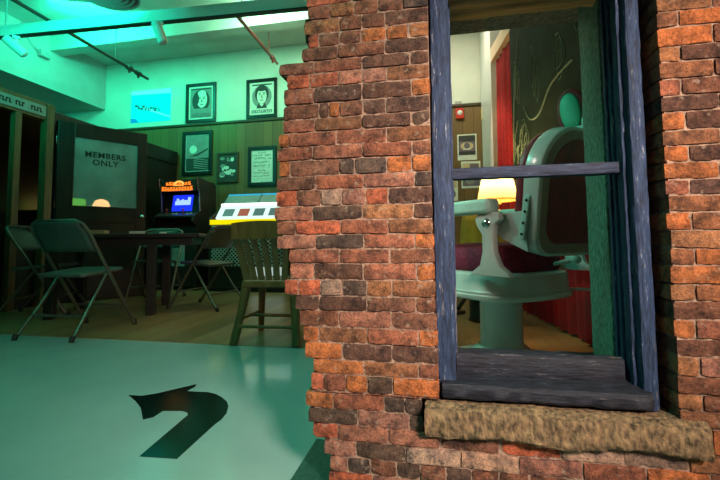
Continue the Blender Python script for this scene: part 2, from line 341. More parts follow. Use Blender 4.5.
# ------------------------------------------------------------------ brick ruin
D = 1.12
PAL = {'b': (0.215, 0.107, 0.074), 'd': (0.124, 0.073, 0.060), 'k': (0.105, 0.078, 0.068), 'r': (0.480, 0.152, 0.089),
       'o': (0.468, 0.178, 0.069), 't': (0.351, 0.178, 0.091), 'n': (0.304, 0.129, 0.086), 'p': (0.364, 0.185, 0.142),
       'g': (0.299, 0.232, 0.198), 'x': (0.260, 0.128, 0.072), 'w': (0.442, 0.331, 0.264)}
ZB = [1359, 1315, 1274, 1233, 1195, 1153, 1105, 1060, 1020, 978, 937, 890, 849, 802, 760, 719, 678, 637, 591, 545, 504, 458, 415, 368, 329, 282]
LEFT = [
[(-390,-283,'t'),(-283,-217,'b'),(-217,-150,'b'),(-150,-26,'d')],
[(-377,-348,'r'),(-348,-285,'b'),(-285,-221,'b'),(-221,-147,'o'),(-147,-85,'o'),(-81,-26,'t')],
[(-397,-290,'b'),(-290,-151,'b'),(-151,-27,'d')],
[(-469,-363,'b'),(-363,-218,'n'),(-218,-80,'d'),(-80,-27,'d')],
[(-444,-377,'r'),(-377,-289,'r'),(-289,-218,'p'),(-218,-147,'p'),(-147,-26,'x')],
[(-454,-365,'n'),(-365,-219,'d'),(-219,-77,'d'),(-77,-24,'o')],
[(-455,-349,'b'),(-349,-318,'d'),(-318,-286,'o'),(-286,-217,'b'),(-217,-151,'d'),(-151,-27,'d')],
[(-455,-361,'n'),(-361,-220,'x'),(-220,-80,'d'),(-80,-28,'k')],
[(-471,-441,'o'),(-441,-297,'n'),(-297,-150,'n'),(-150,-26,'x')],
[(-474,-368,'n'),(-368,-219,'n'),(-219,-78,'n'),(-78,-26,'b')],
[(-468,-438,'o'),(-438,-287,'b'),(-287,-243,'k'),(-243,-150,'k'),(-150,-80,'o'),(-80,-26,'o')],
[(-475,-360,'b'),(-360,-217,'n'),(-217,-73,'p'),(-73,-25,'k')],
[(-478,-416,'r'),(-416,-343,'b'),(-343,-281,'g'),(-281,-212,'p'),(-212,-148,'r'),(-148,-25,'d')],
[(-481,-369,'p'),(-369,-222,'k'),(-222,-77,'t'),(-77,-24,'d')],
[(-474,-420,'b'),(-420,-284,'r'),(-284,-148,'n'),(-148,-24,'x')],
[(-473,-359,'p'),(-359,-218,'k'),(-218,-76,'n'),(-76,-21,'o')],
[(-435,-289,'n'),(-289,-146,'n'),(-146,-21,'b')],
[(-433,-365,'p'),(-365,-220,'d'),(-220,-72,'n'),(-72,-21,'o')],
[(-449,-412,'r'),(-412,-345,'r'),(-345,-282,'g'),(-282,-210,'k'),(-210,-140,'t'),(-140,-20,'x')],
[(-416,-349,'d'),(-349,-210,'d'),(-210,-75,'b'),(-75,-21,'b')],
[(-404,-291,'b'),(-291,-143,'p'),(-143,-18,'b')],
[(-393,-350,'o'),(-350,-210,'x'),(-210,-70,'n'),(-70,-16,'o')],
[(-388,-283,'o'),(-283,-142,'d'),(-142,-16,'d')],
[(-363,-221,'o'),(-221,-71,'x'),(-71,-16,'n')],
[(-370,-336,'r'),(-336,-272,'n'),(-272,-211,'o'),(-211,-141,'k'),(-141,-16,'o')],
[(-370,-219,'p'),(-219,-68,'n'),(-68,-16,'b')]]
ZLOW = [277, 235, 194, 152, 108, 67, 25, 0]
LOW = [
[(-386,-309,'o'),(-309,-165,'n'),(-165,-110,'k'),(-110,-62,'k')],
[(-377,-239,'k'),(-239,-98,'p'),(-98,-60,'k')],
[(-364,-296,'r'),(-296,-155,'p'),(-155,-19,'p'),(-16,130,'b'),(135,277,'r'),(277,418,'w'),(418,556,'g'),(556,640,'t'),(640,720,'b')],
[(-332,-246,'p'),(-246,-109,'k'),(-109,33,'w'),(33,176,'w'),(176,325,'p'),(325,465,'n'),(465,598,'o'),(598,720,'b')],
[(-315,-269,'p'),(-269,-206,'k'),(-206,-135,'b'),(-135,-71,'k'),(-71,-5,'b'),(-5,60,'k'),(60,128,'b'),(128,200,'b'),(200,330,'n'),(330,470,'x'),(470,610,'o'),(610,720,'n')],
[(-318,-200,'r'),(-200,-60,'p'),(-60,80,'n'),(80,220,'b'),(220,360,'n'),(360,500,'d'),(500,640,'o'),(640,720,'b')],
[(-330,-250,'b'),(-250,-110,'n'),(-110,30,'d'),(30,170,'b'),(170,310,'n'),(310,450,'b'),(450,590,'p'),(590,720,'n')]]
ZR = [1268, 1227, 1178, 1138, 1095, 1052, 1012, 966, 927, 886, 843, 804, 763, 719, 675, 634, 589, 549, 504, 459, 417, 372, 330, 293]
brick = MB(); tints = []
def one_brick(x0, x1, z0, z1, y, code, depth=0.13, rough=0.0):
    j = 0.0019
    x0 += j; x1 -= j; z0 += j*0.85; z1 -= j*0.85
    if x1-x0 < 0.008: return
    nx = max(3, int((x1-x0)/0.013)); nz = 4
    y += random.uniform(-0.0022, 0.0022)
    sk = random.uniform(-0.0016, 0.0016); sd = random.random()*50
    vs = []; ids = {}
    for k in range(nz+1):
        for i in range(nx+1):
            u = i/nx; w_ = k/nz
            px = x0+(x1-x0)*u; pz = z0+(z1-z0)*w_ + sk*(u-0.5)*2
            nn = noise.noise(Vector((px*38+sd, pz*60, sd))); n2 = noise.noise(Vector((px*110, pz*110, sd)))
            py = y + nn*(0.0022+rough) + n2*0.0012
            edge = (i in (0, nx)) + (k in (0, nz))
            if edge:
                py += 0.0016 + 0.004*max(0, n2); px += (0.5-u)*0.0016*(1+n2*2) if i in (0, nx) else 0; pz += (0.5-w_)*0.0018*(1+n2*2) if k in (0, nz) else 0
                if edge == 2: py += 0.002; px += (0.5-u)*0.002; pz += (0.5-w_)*0.001
            ids[(i, k)] = len(vs); vs.append((px, py, pz))
    fs = [[ids[(i, k)], ids[(i+1, k)], ids[(i+1, k+1)], ids[(i, k+1)]] for k in range(nz) for i in range(nx)]
    ring = [(i, 0) for i in range(nx)]+[(nx, k) for k in range(nz)]+[(i, nz) for i in range(nx, 0, -1)]+[(0, k) for k in range(nz, 0, -1)]
    n = len(ring); nf = len(vs); s0 = [vs[ids[r]] for r in ring]
    side = s0 + [(q[0], y+depth, q[2]) for q in s0]
    sf = [[a, n+a, n+(a+1) % n, (a+1) % n] for a in range(n)] + [[n+a for a in range(n)]]
    base = PAL[code]; v = random.uniform(0.86, 1.16); h = random.uniform(-0.06, 0.06)
    tints.append((len(vs)+len(side), (base[0]*v*(1+h), base[1]*v, base[2]*v*(1-h))))
    brick.add(vs, fs, 0, True); brick.add(side, sf, 0, False)
def row(l, z0, z1, y=D):
    for i, (a, b, c) in enumerate(l):
        if i == 0 and a < -290: a -= 6
        one_brick(a/1000, b/1000, z0/1000, z1/1000, y, c)
codes = 'bdnxpokrtbn'
# rows above the frame of the picture
z = 1359; up = []
while z < 1750: up.append((z, z+42)); z += 42
for i, (z0, z1) in enumerate(up):
    x = -390 + random.randint(-15, 15) + (0 if i % 2 else 10)
    while x < 718:
        wd = 142 if i % 3 else 72
        x2 = min(x+wd, 720)
        if z0 >= 1455 or x2 < -20 or x > 530: one_brick(x/1000, x2/1000, z0/1000, z1/1000, D, random.choice(codes))
        elif x < -26: one_brick(x/1000, -0.026, z0/1000, z1/1000, D, random.choice('bdt'))
        elif x2 > 545: one_brick(0.545, x2/1000, z0/1000, z1/1000, D, random.choice('bot'))
        x = x2
for i, l in enumerate(LEFT): row(l, ZB[i+1] if i < 25 else 277, ZB[i])
for i, l in enumerate(LOW): row(l, ZLOW[i+1], ZLOW[i])
# right pier: alternating half and whole bricks beside the opening
RC = ['bb', 'tb', 'xo', 'ob', 'td', 'xb', 'nb', 'db', 'od', 'xd', 'od', 'od', 'nd', 'xo', 'ox', 'tn', 'xo', 'ob', 'tx', 'bx', 'on', 'bb', 'tp']
zz = [1359, 1313] + ZR + [252, 194]
for i in range(len(zz)-1):
    q = (i % 2 == 0)
    e1 = 590 + random.randint(-4, 4) if q else 660 + random.randint(-5, 5)
    c = RC[i % len(RC)]; e0 = 538 + random.randint(-3, 4)
    if zz[i] < 290: e0 = 606; e1 = 672 if q else 700
    row([(e0, e1, c[0]), (e1, e1+140 if e1 < 600 else 735, c[1])], zz[i+1], zz[i])
    if e1 < 600: row([(e1+140, 800, 'b')], zz[i+1], zz[i])
    # brick ends seen in the reveal, stepped back and ragged
    if zz[i] > 270: one_brick(0.540+random.uniform(0, 0.006), 0.64, zz[i+1]/1000, zz[i]/1000, D+0.135, random.choice('bdn'), 0.17)
# inner wythes: they stick out raggedly behind the broken left end
def inner(y, shift, seed):
    rnd = random.Random(seed); z = 0.0
    i = 0
    while z < 1.74:
        z1 = z+0.0425
        # left limit follows the broken outline of the face
        lim = -0.315
        for k in range(len(LEFT)):
            if ZB[min(k+1, 25)]/1000 <= z+0.02 < ZB[k]/1000: lim = LEFT[k][0][0]/1000
        if z > 1.36: lim = -0.385
        x = lim + shift + rnd.uniform(-0.006, 0.03)
        n = 0
        while x < -0.03 and n < 2:
            wd = rnd.choice((0.07, 0.14)); x2 = min(x+wd, -0.03)
            one_brick(x, x2, z, z1, y, rnd.choice('bdnxkn'), 0.12, 0.004); x = x2; n += 1
        z = z1; i += 1
inner(D+0.140, 0.012, 3); inner(D+0.270, 0.02, 9)
# upper rows on the left show the rough heart of the wall in front of the return
for k, (a, zc) in enumerate([(-0.412, 1.337), (-0.402, 1.295), (-0.422, 1.253), (-0.415, 1.38), (-0.470, 1.19), (-0.466, 1.12)]):
    one_brick(a, a+0.05, zc-0.02, zc+0.02, D+0.055, random.choice('bdkn'), 0.09, 0.012)
bo = brick.build('wall_front', M['brick']); struct(bo)
ca = bo.data.color_attributes.new('tint', 'FLOAT_COLOR', 'POINT')
buf = []
for n, c in tints: buf += [c[0], c[1], c[2], 1.0]*n
ca.data.foreach_set('color', buf)
# mortar bed behind the faces
mo = MB()
def mortar(x0, x1, z0, z1, y0=D+0.0062, y1=D+0.385):
    mo.box((x0, y0, z0), (x1, y1, z1), 0)
for i, l in enumerate(LEFT): mortar(l[0][0]/1000+0.012, -0.0285, (ZB[i+1] if i < 25 else 277)/1000, ZB[i]/1000)
for i, l in enumerate(LOW[:2]): mortar(l[0][0]/1000+0.012, -0.066, ZLOW[i+1]/1000, ZLOW[i]/1000)
for i, l in enumerate(LOW[2:]): mortar(l[0][0]/1000+0.012, 0.79, ZLOW[i+3]/1000, ZLOW[i+2]/1000)
mortar(-0.372, -0.0285, 1.359, 1.46); mortar(0.547, 0.79, 0.277, 1.46); mortar(-0.372, 0.79, 1.46, 1.74)
mortar(0.61, 0.79, 0.194, 0.277)
mo.build('mortar', M['mortar'], bo)
# rest of the facade to the right and the plinth strip under the wall
struct(MB().box((0.79, D+0.004, 0), (1.12, 1.50, 1.74), 0).build('wall_front_return', M['mortar']))
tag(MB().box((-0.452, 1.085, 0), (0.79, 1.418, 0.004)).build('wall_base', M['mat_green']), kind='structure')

# ------------------------------------------------------------------ the window
win = bpy.data.objects.new('window_1', None); COL.objects.link(win); struct(win)
def rough_bar(name, a, b, m, bev=0.008, n=24, amp=0.0025, axis=0, parent=win, seed=0):
    """a worn timber: bevelled box cut into slices whose sides wander a little"""
    a = Vector(a); b = Vector(b); vs = []; fs = []
    o1, o2 = [k for k in range(3) if k != axis]
    e = [min(bev, 0.4*(b[o1]-a[o1])), min(bev, 0.4*(b[o2]-a[o2]))]
    sec = []
    for (sx, sy) in ((0, 0), (1, 0), (1, 1), (0, 1)):
        for t in ((0, 1), (0.3, 0.3), (1, 0)) if (sx, sy) in ((0, 0), (1, 1)) else ((1, 0), (0.3, 0.3), (0, 1)):
            p = (a[o1]+e[0]*t[0] if sx == 0 else b[o1]-e[0]*t[0], a[o2]+e[1]*t[1] if sy == 0 else b[o2]-e[1]*t[1]); sec.append(p)
    k = len(sec)
    for i in range(n+1):
        t = a[axis]+(b[axis]-a[axis])*i/n
        for q, (u, w_) in enumerate(sec):
            d = amp*noise.noise(Vector((t*26+seed, u*45, w_*45))); d2 = amp*noise.noise(Vector((t*26+seed+9, u*45, w_*45)))
            p = [0, 0, 0]; p[axis] = t; p[o1] = u+d; p[o2] = w_+d2; vs.append(p)
    for i in range(n):
        for q in range(k): fs.append([i*k+q, i*k+(q+1) % k, (i+1)*k+(q+1) % k, (i+1)*k+q])
    fs.append(list(range(k))[::-1]); fs.append([n*k+q for q in range(k)])
    mb = MB().add(vs, fs, 0)
    bm = bmesh.new(); ob = mb.build(name, m, parent)
    bm.from_mesh(ob.data); bmesh.ops.recalc_face_normals(bm, faces=bm.faces[:]); bm.to_mesh(ob.data); bm.free()
    return smooth(ob, 35)
ZS, ZT = 0.285, 1.46
rough_bar('side_casing', (-0.024, 1.150, ZS-0.005), (0.028, 1.195, ZT), M['blue'], 0.006, 50, 0.0025, 2, seed=3)
rough_bar('side_casing', (0.478, 1.150, ZS-0.01), (0.519, 1.200, ZT), M['blue'], 0.016, 50, 0.003, 2, seed=8)
rough_bar('inner_bead', (0.468, 1.176, ZS), (0.480, 1.215, ZT), M['blue'], 0.005, 40, 0.002, 2, seed=12)
rough_bar('sash_channel', (0.462, 1.215, ZS), (0.535, 1.262, ZT), M['blue'], 0.004, 40, 0.0015, 2, seed=13)
rough_bar('sash_channel', (-0.024, 1.195, ZS), (0.034, 1.262, ZT), M['blue'], 0.004, 40, 0.0015, 2, seed=15)
rough_bar('parting_bead', (0.456, 1.232, ZS), (0.463, 1.248, ZT), M['blue'], 0.002, 40, 0.001, 2, seed=14)
rough_bar('inner_jamb', (0.455, 1.262, ZS), (0.535, 1.425, ZT), M['jamb'], 0.004, 40, 0.0015, 2, seed=16)
rough_bar('inner_jamb', (-0.024, 1.262, ZS), (0.030, 1.425, ZT), M['jamb'], 0.004, 40, 0.0015, 2, seed=17)
rough_bar('head_beam', (-0.026, 1.14, 1.398), (0.540, 1.300, ZT), M['old_beam'], 0.006, 40, 0.004, 0, seed=21)
rough_bar('head_beam', (-0.026, 1.30, 1.535), (0.540, 1.500, 1.60), M['old_beam'], 0.006, 40, 0.003, 0, seed=22)
rough_bar('meeting_rail', (0.026, 1.190, 0.874), (0.468, 1.226, 0.906), M['blue_h'], 0.004, 40, 0.0016, 0, seed=31)
rough_bar('bottom_rail', (0.030, 1.190, 0.312), (0.455, 1.228, 0.388), M['grey_paint_h'], 0.015, 46, 0.003, 0, seed=33)
# sloping timber sill: front edge a little lower than its back
mb = MB()
prof = [(1.128, 0.282), (1.122, 0.290), (1.122, 0.310), (1.130, 0.319), (1.20, 0.329), (1.43, 0.340), (1.43, 0.282)]
vs = []; n = 40; k = len(prof)
for i in range(n+1):
    x = -0.010 + 0.505*i/n
    for (py, pz) in prof:
        nn = noise.noise(Vector((x*30, py*40, pz*60))); e = 0.012*max(0, (i-(n-2))/2)**2 if py < 1.14 else 0
        vs.append((x, py+0.004*nn+e, pz+0.0025*nn))
fs = [[i*k+q, (i+1)*k+q, (i+1)*k+(q+1) % k, i*k+(q+1) % k] for i in range(n) for q in range(k)] + [list(range(k)), [n*k+q for q in range(k)][::-1]]
smooth(mb.add(vs, fs).build('timber_sill', M['grey_paint_h'], win), 35)
# rough stone sill
def stone():
    nx, ny, nz = 60, 14, 9
    x0, x1, y0, y1, z0, z1 = -0.058, 0.592, 1.088, 1.42, 0.196, 0.272
    bm = bmesh.new(); bmesh.ops.create_cube(bm, size=1)
    bmesh.ops.subdivide_edges(bm, edges=[e for e in bm.edges if abs(e.verts[0].co.x-e.verts[1].co.x) > 0.5], cuts=nx, use_grid_fill=True)
    bmesh.ops.subdivide_edges(bm, edges=[e for e in bm.edges if abs(e.verts[0].co.z-e.verts[1].co.z) > 0.5], cuts=nz, use_grid_fill=True)
    bmesh.ops.subdivide_edges(bm, edges=[e for e in bm.edges if abs(e.verts[0].co.y-e.verts[1].co.y) > 0.5], cuts=ny, use_grid_fill=True)
    for v in bm.verts:
        c = v.co.copy(); p = Vector(((x0+x1)/2+c.x*(x1-x0), (y0+y1)/2+c.y*(y1-y0), (z0+z1)/2+c.z*(z1-z0)))
        nn = noise.fractal(p*26, 0.8, 2.1, 4); n2 = noise.noise(p*7)
        if c.y < -0.4999:
            p.y += 0.010*nn + 0.008*n2 + 0.010*max(0, abs(c.z)*2-0.75)*4
            p.z += 0.004*n2
        if c.z > 0.4999: p.z += 0.0015*nn + 0.004*n2 - (0.006 if c.y < -0.4999 else 0)
        if c.z < -0.4999: p.z += 0.006*n2
        if abs(c.x) > 0.4999: p.x += 0.006*nn - math.copysign(0.01*max(0, -c.y*2-0.6), c.x)
        v.co = p
    me = bpy.data.meshes.new('stone_sill'); bm.to_mesh(me); bm.free(); me.materials.append(M['stone'])
    o = bpy.data.objects.new('stone_sill', me); COL.objects.link(o); o.parent = win; smooth(o, 50)
stone()

# ------------------------------------------------------------------ floor markings
poly = [(128.4,395.2),(142,396),(157,393.5),(196.3,384.3),(195.5,386.5),(186.5,391.4),(207.7,392.3),(216,394.3),(222,397.5),(227,402),(228.4,406.5),(226.5,413.5),(221,420),(214.8,424.4),(177,459),(139.3,456.5),(188,415),(187,412.5),(182,411),(163,411),(153.4,417.3),(143,419.7),(140.7,408),(136,401.8)]
def floor_point(px, py):
    c = S.camera; d = c.matrix_world.to_3x3() @ Vector((px-360, -(py-215), -406)); t = -0.70/d.z
    return (d.x*t, d.y*t)
mb = MB(); mb.prism([floor_point(*p) for p in poly], 0.0, 0.0012)
tag(mb.build('floor_arrow', M['vinyl']), 'glossy black curved arrow sticker on the pale teal floor', 'floor sticker')

# ------------------------------------------------------------------ ceiling fittings
def pipe(name, a, b, r, m, label, coup):
    t = thing(name, label, 'pipe', a)
    b = Vector(b)-Vector(a)
    MB().tube([(0, 0, 0), b], r, 10).build('pipe_run', m, t)
    for f in coup:
        p = b*f; q = b.normalized()*0.05
        MB().tube([p-q, p+q], r*1.7, 10).tube([p, p-Vector((0, 0, 0.07))], r*0.8, 8).build('coupling', m, t)
    for f in (0.15, 0.75): MB().tube([b*f, (b*f).xy.to_3d()+Vector((0, 0, 3.95-a[2]))], 0.006, 6).build('hanger', m, t)
    return t
pipe('sprinkler_pipe', (-4.30, 2.6, 3.24), (-4.62, 5.6, 3.34), 0.022, M['iron'], 'dark sprinkler pipe with two couplings running towards the far left corner', [0.85, 0.92])
pipe('sprinkler_pipe', (-2.24, 4.0, 3.27), (-2.52, 5.9, 3.52), 0.022, M['red_pipe'], 'thin red pipe slanting down beside the broken brick edge', [0.86])
t = thing('lighting_track', 'long pale track beam crossing the ceiling with spotlights hung below', 'track', (0, 0, 0))
bp = Vector((3.9, 0.21, 0)); ang = math.atan2(0.21, 3.9)
X = tr(-5.3, 3.70, 3.2) @ Matrix.Rotation(ang, 4, 'Z')
MB().box((-0.6, -0.025, -0.065), (5.4, 0.025, 0.065), 0, 0.004, X).build('beam', M['white'], t)
MB().box((-0.6, -0.03, -0.08), (5.4, 0.03, -0.066), 0, 0, X).build('channel', M['dark_wood'], t)
for x in (0.3, 1.9, 3.4, 5.0): MB().tube([(x, 0, 0.065), (x, 0, 0.75)], 0.01, 8, 0, X).build('suspension_rod', M['grey_metal'], t)
struct(bx('ceiling_beam', (-5.98, 5.1, 3.72), (1.1, 5.3, 3.95), M['ceil']))
def spotlight(loc, rz, tilt, label):
    t = thing('track_spotlight', label, 'spotlight', loc, rz, 'spotlights on the lighting track')
    MB().tube([(0, 0, 0.12), (0, 0, 0)], 0.014, 8).box((-0.035, -0.02, 0.1), (0.035, 0.02, 0.13)).build('stem', M['white'], t)
    X = rot('Y', tilt)
    MB().lathe([(0, -0.13), (0.045, -0.13), (0.052, -0.12), (0.052, 0.10), (0.04, 0.115), (0, 0.115)], 24, 0, X).build('can', M['white'], t)
    MB().lathe([(0.0, 0.09), (0.038, 0.1165)], 20, 0, X).build('lens', M['black'], t)
spotlight((-2.99, 3.79, 2.985), 0.3, 160, 'white cylindrical spotlight under the track near the centre of the ceiling')
spotlight((-4.82, 3.70, 2.985), 0.8, 130, 'teal-lit spotlight at the far left end of the track')
t = thing('ceiling_vent', 'round louvred metal vent at the top edge of the picture', 'vent', (-2.92, 3.0, 2.97))
mb = MB()
for i in range(5): mb.lathe([(0.05+0.045*i, 0.0), (0.085+0.045*i, -0.035), (0.088+0.045*i, -0.03), (0.055+0.045*i, 0.012)], 40)
mb.build('louvre', M['grey_metal'], t)
MB().lathe([(0.0, 0.05), (0.27, 0.05), (0.27, 0.02), (0.0, 0.02)], 40).build('back_plate', M['black'], t)
MB().tube([(0, 0, 0.05), (0, 0, 0.98)], 0.20, 32).build('duct', M['grey_metal'], t)
t = thing('junction_box', 'small grey box fixed high on the teal left wall', 'electrical box', (-5.93, 4.98, 3.60))
MB().box((-0.055, -0.08, -0.05), (0.03, 0.08, 0.05), 0, 0.01).build('box_body', M['grey_metal'], t)
MB().tube([(0, -0.08, 0), (0, -0.3, 0.15), (0, -0.35, 0.34)], 0.008, 6).build('conduit', M['grey_metal'], t)

# ------------------------------------------------------------------ pictures on the back wall
def glyph_row(mb, x0, x1, z0, z1, y, mi, rnd, w0=0.5, gap=0.28):
    """a line of small blocky strokes standing for print too small to read"""
    h = z1-z0; x = x0
    while x < x1-h*w0*0.5:
        wd = h*w0*rnd.uniform(0.7, 1.3)
        if rnd.random() > 0.12:
            mb.box((x, y, z0), (min(x+wd*0.35, x1), y+0.001, z1), mi)
            zz = z0 if rnd.random() < 0.5 else z1-h*0.3
            mb.box((x, y, zz), (min(x+wd, x1), y+0.001, zz+h*0.3), mi)
        x += wd+h*gap
YW = 6.165
def ell(cx, cz, rx, rz, n=28, a0=0): return [(cx+rx*math.cos(2*PI*i/n+a0), cz+rz*math.sin(2*PI*i/n+a0)) for i in range(n)]
RX90 = rot('X', 90)     # local XY polygon -> world XZ, prism depth goes to -Y
def flat(mb, poly, d, mi): mb.prism(poly, d, d+0.0012, mi, RX90)
def picture(x0, z0, x1, z1, fw, label, kind, wall, framed=True, fm='black'):
    t = thing('framed_picture' if framed else 'paper_notice', label, 'picture', ((x0+x1)/2, wall, z0), 0, 'pictures on the back wall')
    w_ = x1-x0; h = z1-z0; d = 0.03 if framed else 0.004
    a, b = -w_/2, w_/2
    if framed:
        mb = MB()
        mb.box((a, -d, 0), (b, -0.0015, fw), 0, 0.004).box((a, -d, h-fw), (b, -0.0015, h), 0, 0.004)
        mb.box((a, -d, fw), (a+fw, -0.0015, h-fw), 0, 0.004).box((b-fw, -d, fw), (b, -0.0015, h-fw), 0, 0.004)
        mb.build('frame', M[fm], t)
    else: fw = 0
    mb = MB(); mats = [M['poster_pale'], M['poster_mid'], M['poster_dark'], M['poster_violet'], M['poster_buff'], M['red_plastic']]
    mb.box((a+fw, -0.010 if framed else -d, fw), (b-fw, -0.0015, h-fw), 0)
    f = 0.010 if framed else d
    iw = w_-2*fw; ih = h-2*fw; cz = h/2; rnd = random.Random(int(x0*1000))
    def P(u, v): return (a+fw+iw*u, fw+ih*v)
    def rect(u0, v0, u1, v1, dd, mi): flat(mb, [P(u0, v0), P(u1, v0), P(u1, v1), P(u0, v1)], f+dd, mi)
    def el(u, v, ru, rv, dd, mi): flat(mb, ell(*P(u, v), iw*ru, ih*rv), f+dd, mi)
    if kind in ('man', 'youth'):
        rect(0.06, 0.05, 0.94, 0.95, 0.0005, 1 if kind == 'man' else 0)
        rect(0.10, 0.90, 0.90, 0.94, 0.002, 2)
        if kind == 'man':
            el(0.5, 0.56, 0.36, 0.34, 0.0015, 2); el(0.54, 0.60, 0.21, 0.25, 0.003, 0)
            el(0.54, 0.78, 0.17, 0.10, 0.0045, 0); el(0.36, 0.62, 0.06, 0.16, 0.0045, 2)
            rect(0.24, 0.20, 0.80, 0.33, 0.0035, 1)
        else:
            el(0.5, 0.56, 0.40, 0.35, 0.0015, 1); el(0.5, 0.64, 0.28, 0.27, 0.003, 2); el(0.5, 0.57, 0.195, 0.235, 0.0045, 0)
            el(0.5, 0.79, 0.20, 0.07, 0.006, 2); flat(mb, [P(0.28, 0.2), P(0.72, 0.2), P(0.62, 0.36), P(0.5, 0.27), P(0.38, 0.36)], f+0.0045, 2)
            flat(mb, [P(0.42, 0.31), P(0.5, 0.25), P(0.58, 0.31), P(0.5, 0.35)], f+0.006, 0)
        fx = 0.54 if kind == 'man' else 0.5
        for s in (-1, 1):
            el(fx+s*0.085, 0.625, 0.04, 0.014, 0.0062, 2); rect(fx+s*0.085-0.05, 0.66, fx+s*0.085+0.05, 0.678, 0.0062, 2)
        flat(mb, [P(fx-0.02, 0.60), P(fx+0.02, 0.60), P(fx+0.035, 0.51), P(fx-0.03, 0.51)], f+0.0062, 1)
        rect(fx-0.07, 0.44, fx+0.07, 0.46, 0.0062, 2)
        if kind == 'man':
            for r in (0.08, 0.12, 0.16): glyph_row(mb, P(0.16, 0)[0], P(0.86, 0)[0], P(0, r)[1], P(0, r+0.022)[1], -f-0.005, 2, rnd)
        else:
            rect(0.08, 0.06, 0.92, 0.155, 0.002, 1); glyph_row(mb, P(0.14, 0)[0], P(0.88, 0)[0], P(0, 0.08)[1], P(0, 0.135)[1], -f-0.005, 0, rnd, 0.9)
    elif kind == 'scene':
        rect(0.02, 0.02, 0.98, 0.98, 0.0005, 1); rect(0.02, 0.02, 0.98, 0.36, 0.0015, 2)
        el(0.32, 0.60, 0.16, 0.11, 0.003, 0); flat(mb, [P(0.1, 0.40), P(0.5, 0.48), P(0.95, 0.62), P(0.95, 0.58), P(0.5, 0.42)], f+0.003, 2)
        for i in range(5): flat(mb, [P(0.35, 0.10+0.06*i), P(0.95, 0.04+0.06*i), P(0.95, 0.06+0.06*i), P(0.35, 0.13+0.06*i)], f+0.003, 1)
    elif kind == 'crowd':
        rect(0.0, 0.0, 1, 1, 0.0005, 2)
        for i in range(16): el(rnd.uniform(0.16, 0.84), rnd.uniform(0.12, 0.86), rnd.uniform(0.05, 0.17), rnd.uniform(0.03, 0.09), 0.0015+0.0002*i, 0 if i % 3 else 1)
    elif kind == 'bill':
        rect(0.0, 0.0, 1, 1, 0.0005, 0)
        rows = [(0.90, 0.03, .3), (0.82, 0.045, .1), (0.72, 0.05, .08), (0.60, 0.045, .1), (0.49, 0.055, .1), (0.44, 0.012, .1), (0.35, 0.04, .32), (0.27, 0.04, .14), (0.18, 0.03, .12), (0.10, 0.012, .12)]
        for v, hh, mgn in rows: glyph_row(mb, P(mgn, 0)[0], P(1-mgn, 0)[0], P(0, v)[1], P(0, v+hh)[1], -f-0.003, 2, rnd, 0.75)
    elif kind == 'photo':
        rect(0.07, 0.20, 0.93, 0.95, 0.0005, 3); rect(0.07, 0.20, 0.93, 0.34, 0.0015, 2); rect(0.07, 0.72, 0.93, 0.95, 0.0015, 2)
        el(0.5, 0.54, 0.33, 0.15, 0.0025, 4); el(0.5, 0.56, 0.15, 0.12, 0.004, 3); rect(0.3, 0.40, 0.7, 0.44, 0.004, 0)
    elif kind == 'pair':
        rect(0.06, 0.55, 0.94, 0.93, 0.0005, 4); rect(0.45, 0.60, 0.90, 0.90, 0.0015, 3); rect(0.06, 0.08, 0.94, 0.46, 0.0005, 3); el(0.45, 0.28, 0.22, 0.14, 0.0018, 1)
    elif kind == 'note':
        rect(0.1, 0.5, 0.9, 0.92, 0.0005, 4); el(0.5, 0.25, 0.28, 0.15, 0.0005, 3)
    mb.build('print', mats, t)
    return t
picture(-4.33, 2.755, -3.755, 3.445, 0.055, 'black-framed portrait of a balding man, upper left on the plaster above the panelling', 'man', 6.2)
picture(-3.19, 2.755, -2.64, 3.42, 0.055, 'black-framed portrait of a dark-haired young man beside the broken brick edge', 'youth', 6.2)
picture(-4.355, 1.84, -3.79, 2.595, 0.06, 'large dark-framed picture with a bright green glare on the panelling', 'scene', YW)
picture(-3.70, 1.69, -3.31, 2.20, 0.035, 'small brown-framed picture of pale figures on the green panelling', 'crowd', YW, fm='rail')
picture(-3.135, 1.61, -2.635, 2.265, 0.06, 'black-framed printed bill with lines of type above the jukebox', 'bill', YW)
picture(0.24, 1.88, 0.519, 2.27, 0, 'white-bordered photograph pinned on brown panelling below the red alarm', 'photo', YW, False)
picture(0.288, 1.46, 0.565, 1.86, 0, 'pale notice with two small pictures, partly behind the window meeting rail', 'pair', YW, False)
picture(0.09, 1.28, 0.232, 1.68, 0, 'narrow paper notice low beside the left window casing', 'note', YW, False)
# projected picture on the upper wall
t = thing('projection_screen', 'glowing cyan projected picture high on the green back wall', 'screen', (-5.035, 6.2, 2.835))
mb = MB(); mats = [M['e_cyan'], M['e_cyan2'], M['e_blue'], M['e_teal']]
mb.box((-0.40, -0.012, 0), (0.40, -0.002, 0.58), 0)
flat(mb, [(-0.40, 0.51), (0.40, 0.49), (0.40, 0.58), (-0.40, 0.58)], 0.012, 1)
flat(mb, [(-0.40, 0.0), (-0.22, 0.0), (-0.30, 0.07), (-0.40, 0.09)], 0.012, 2)
flat(mb, [(-0.15, 0.25), (0.40, 0.05), (0.40, 0.075), (-0.12, 0.27)], 0.012, 1)
rnd = random.Random(5)
for i in range(26):
    x = -0.30+0.5*i/26+rnd.uniform(-.01, .01); z_ = 0.29-0.10*i/26+rnd.uniform(-.03, .03)
    flat(mb, ell(x, z_, rnd.uniform(.010, .028), rnd.uniform(.010, .024), 8), 0.012+0.0001*i, 3)
mb.build('screen_image', mats, t)

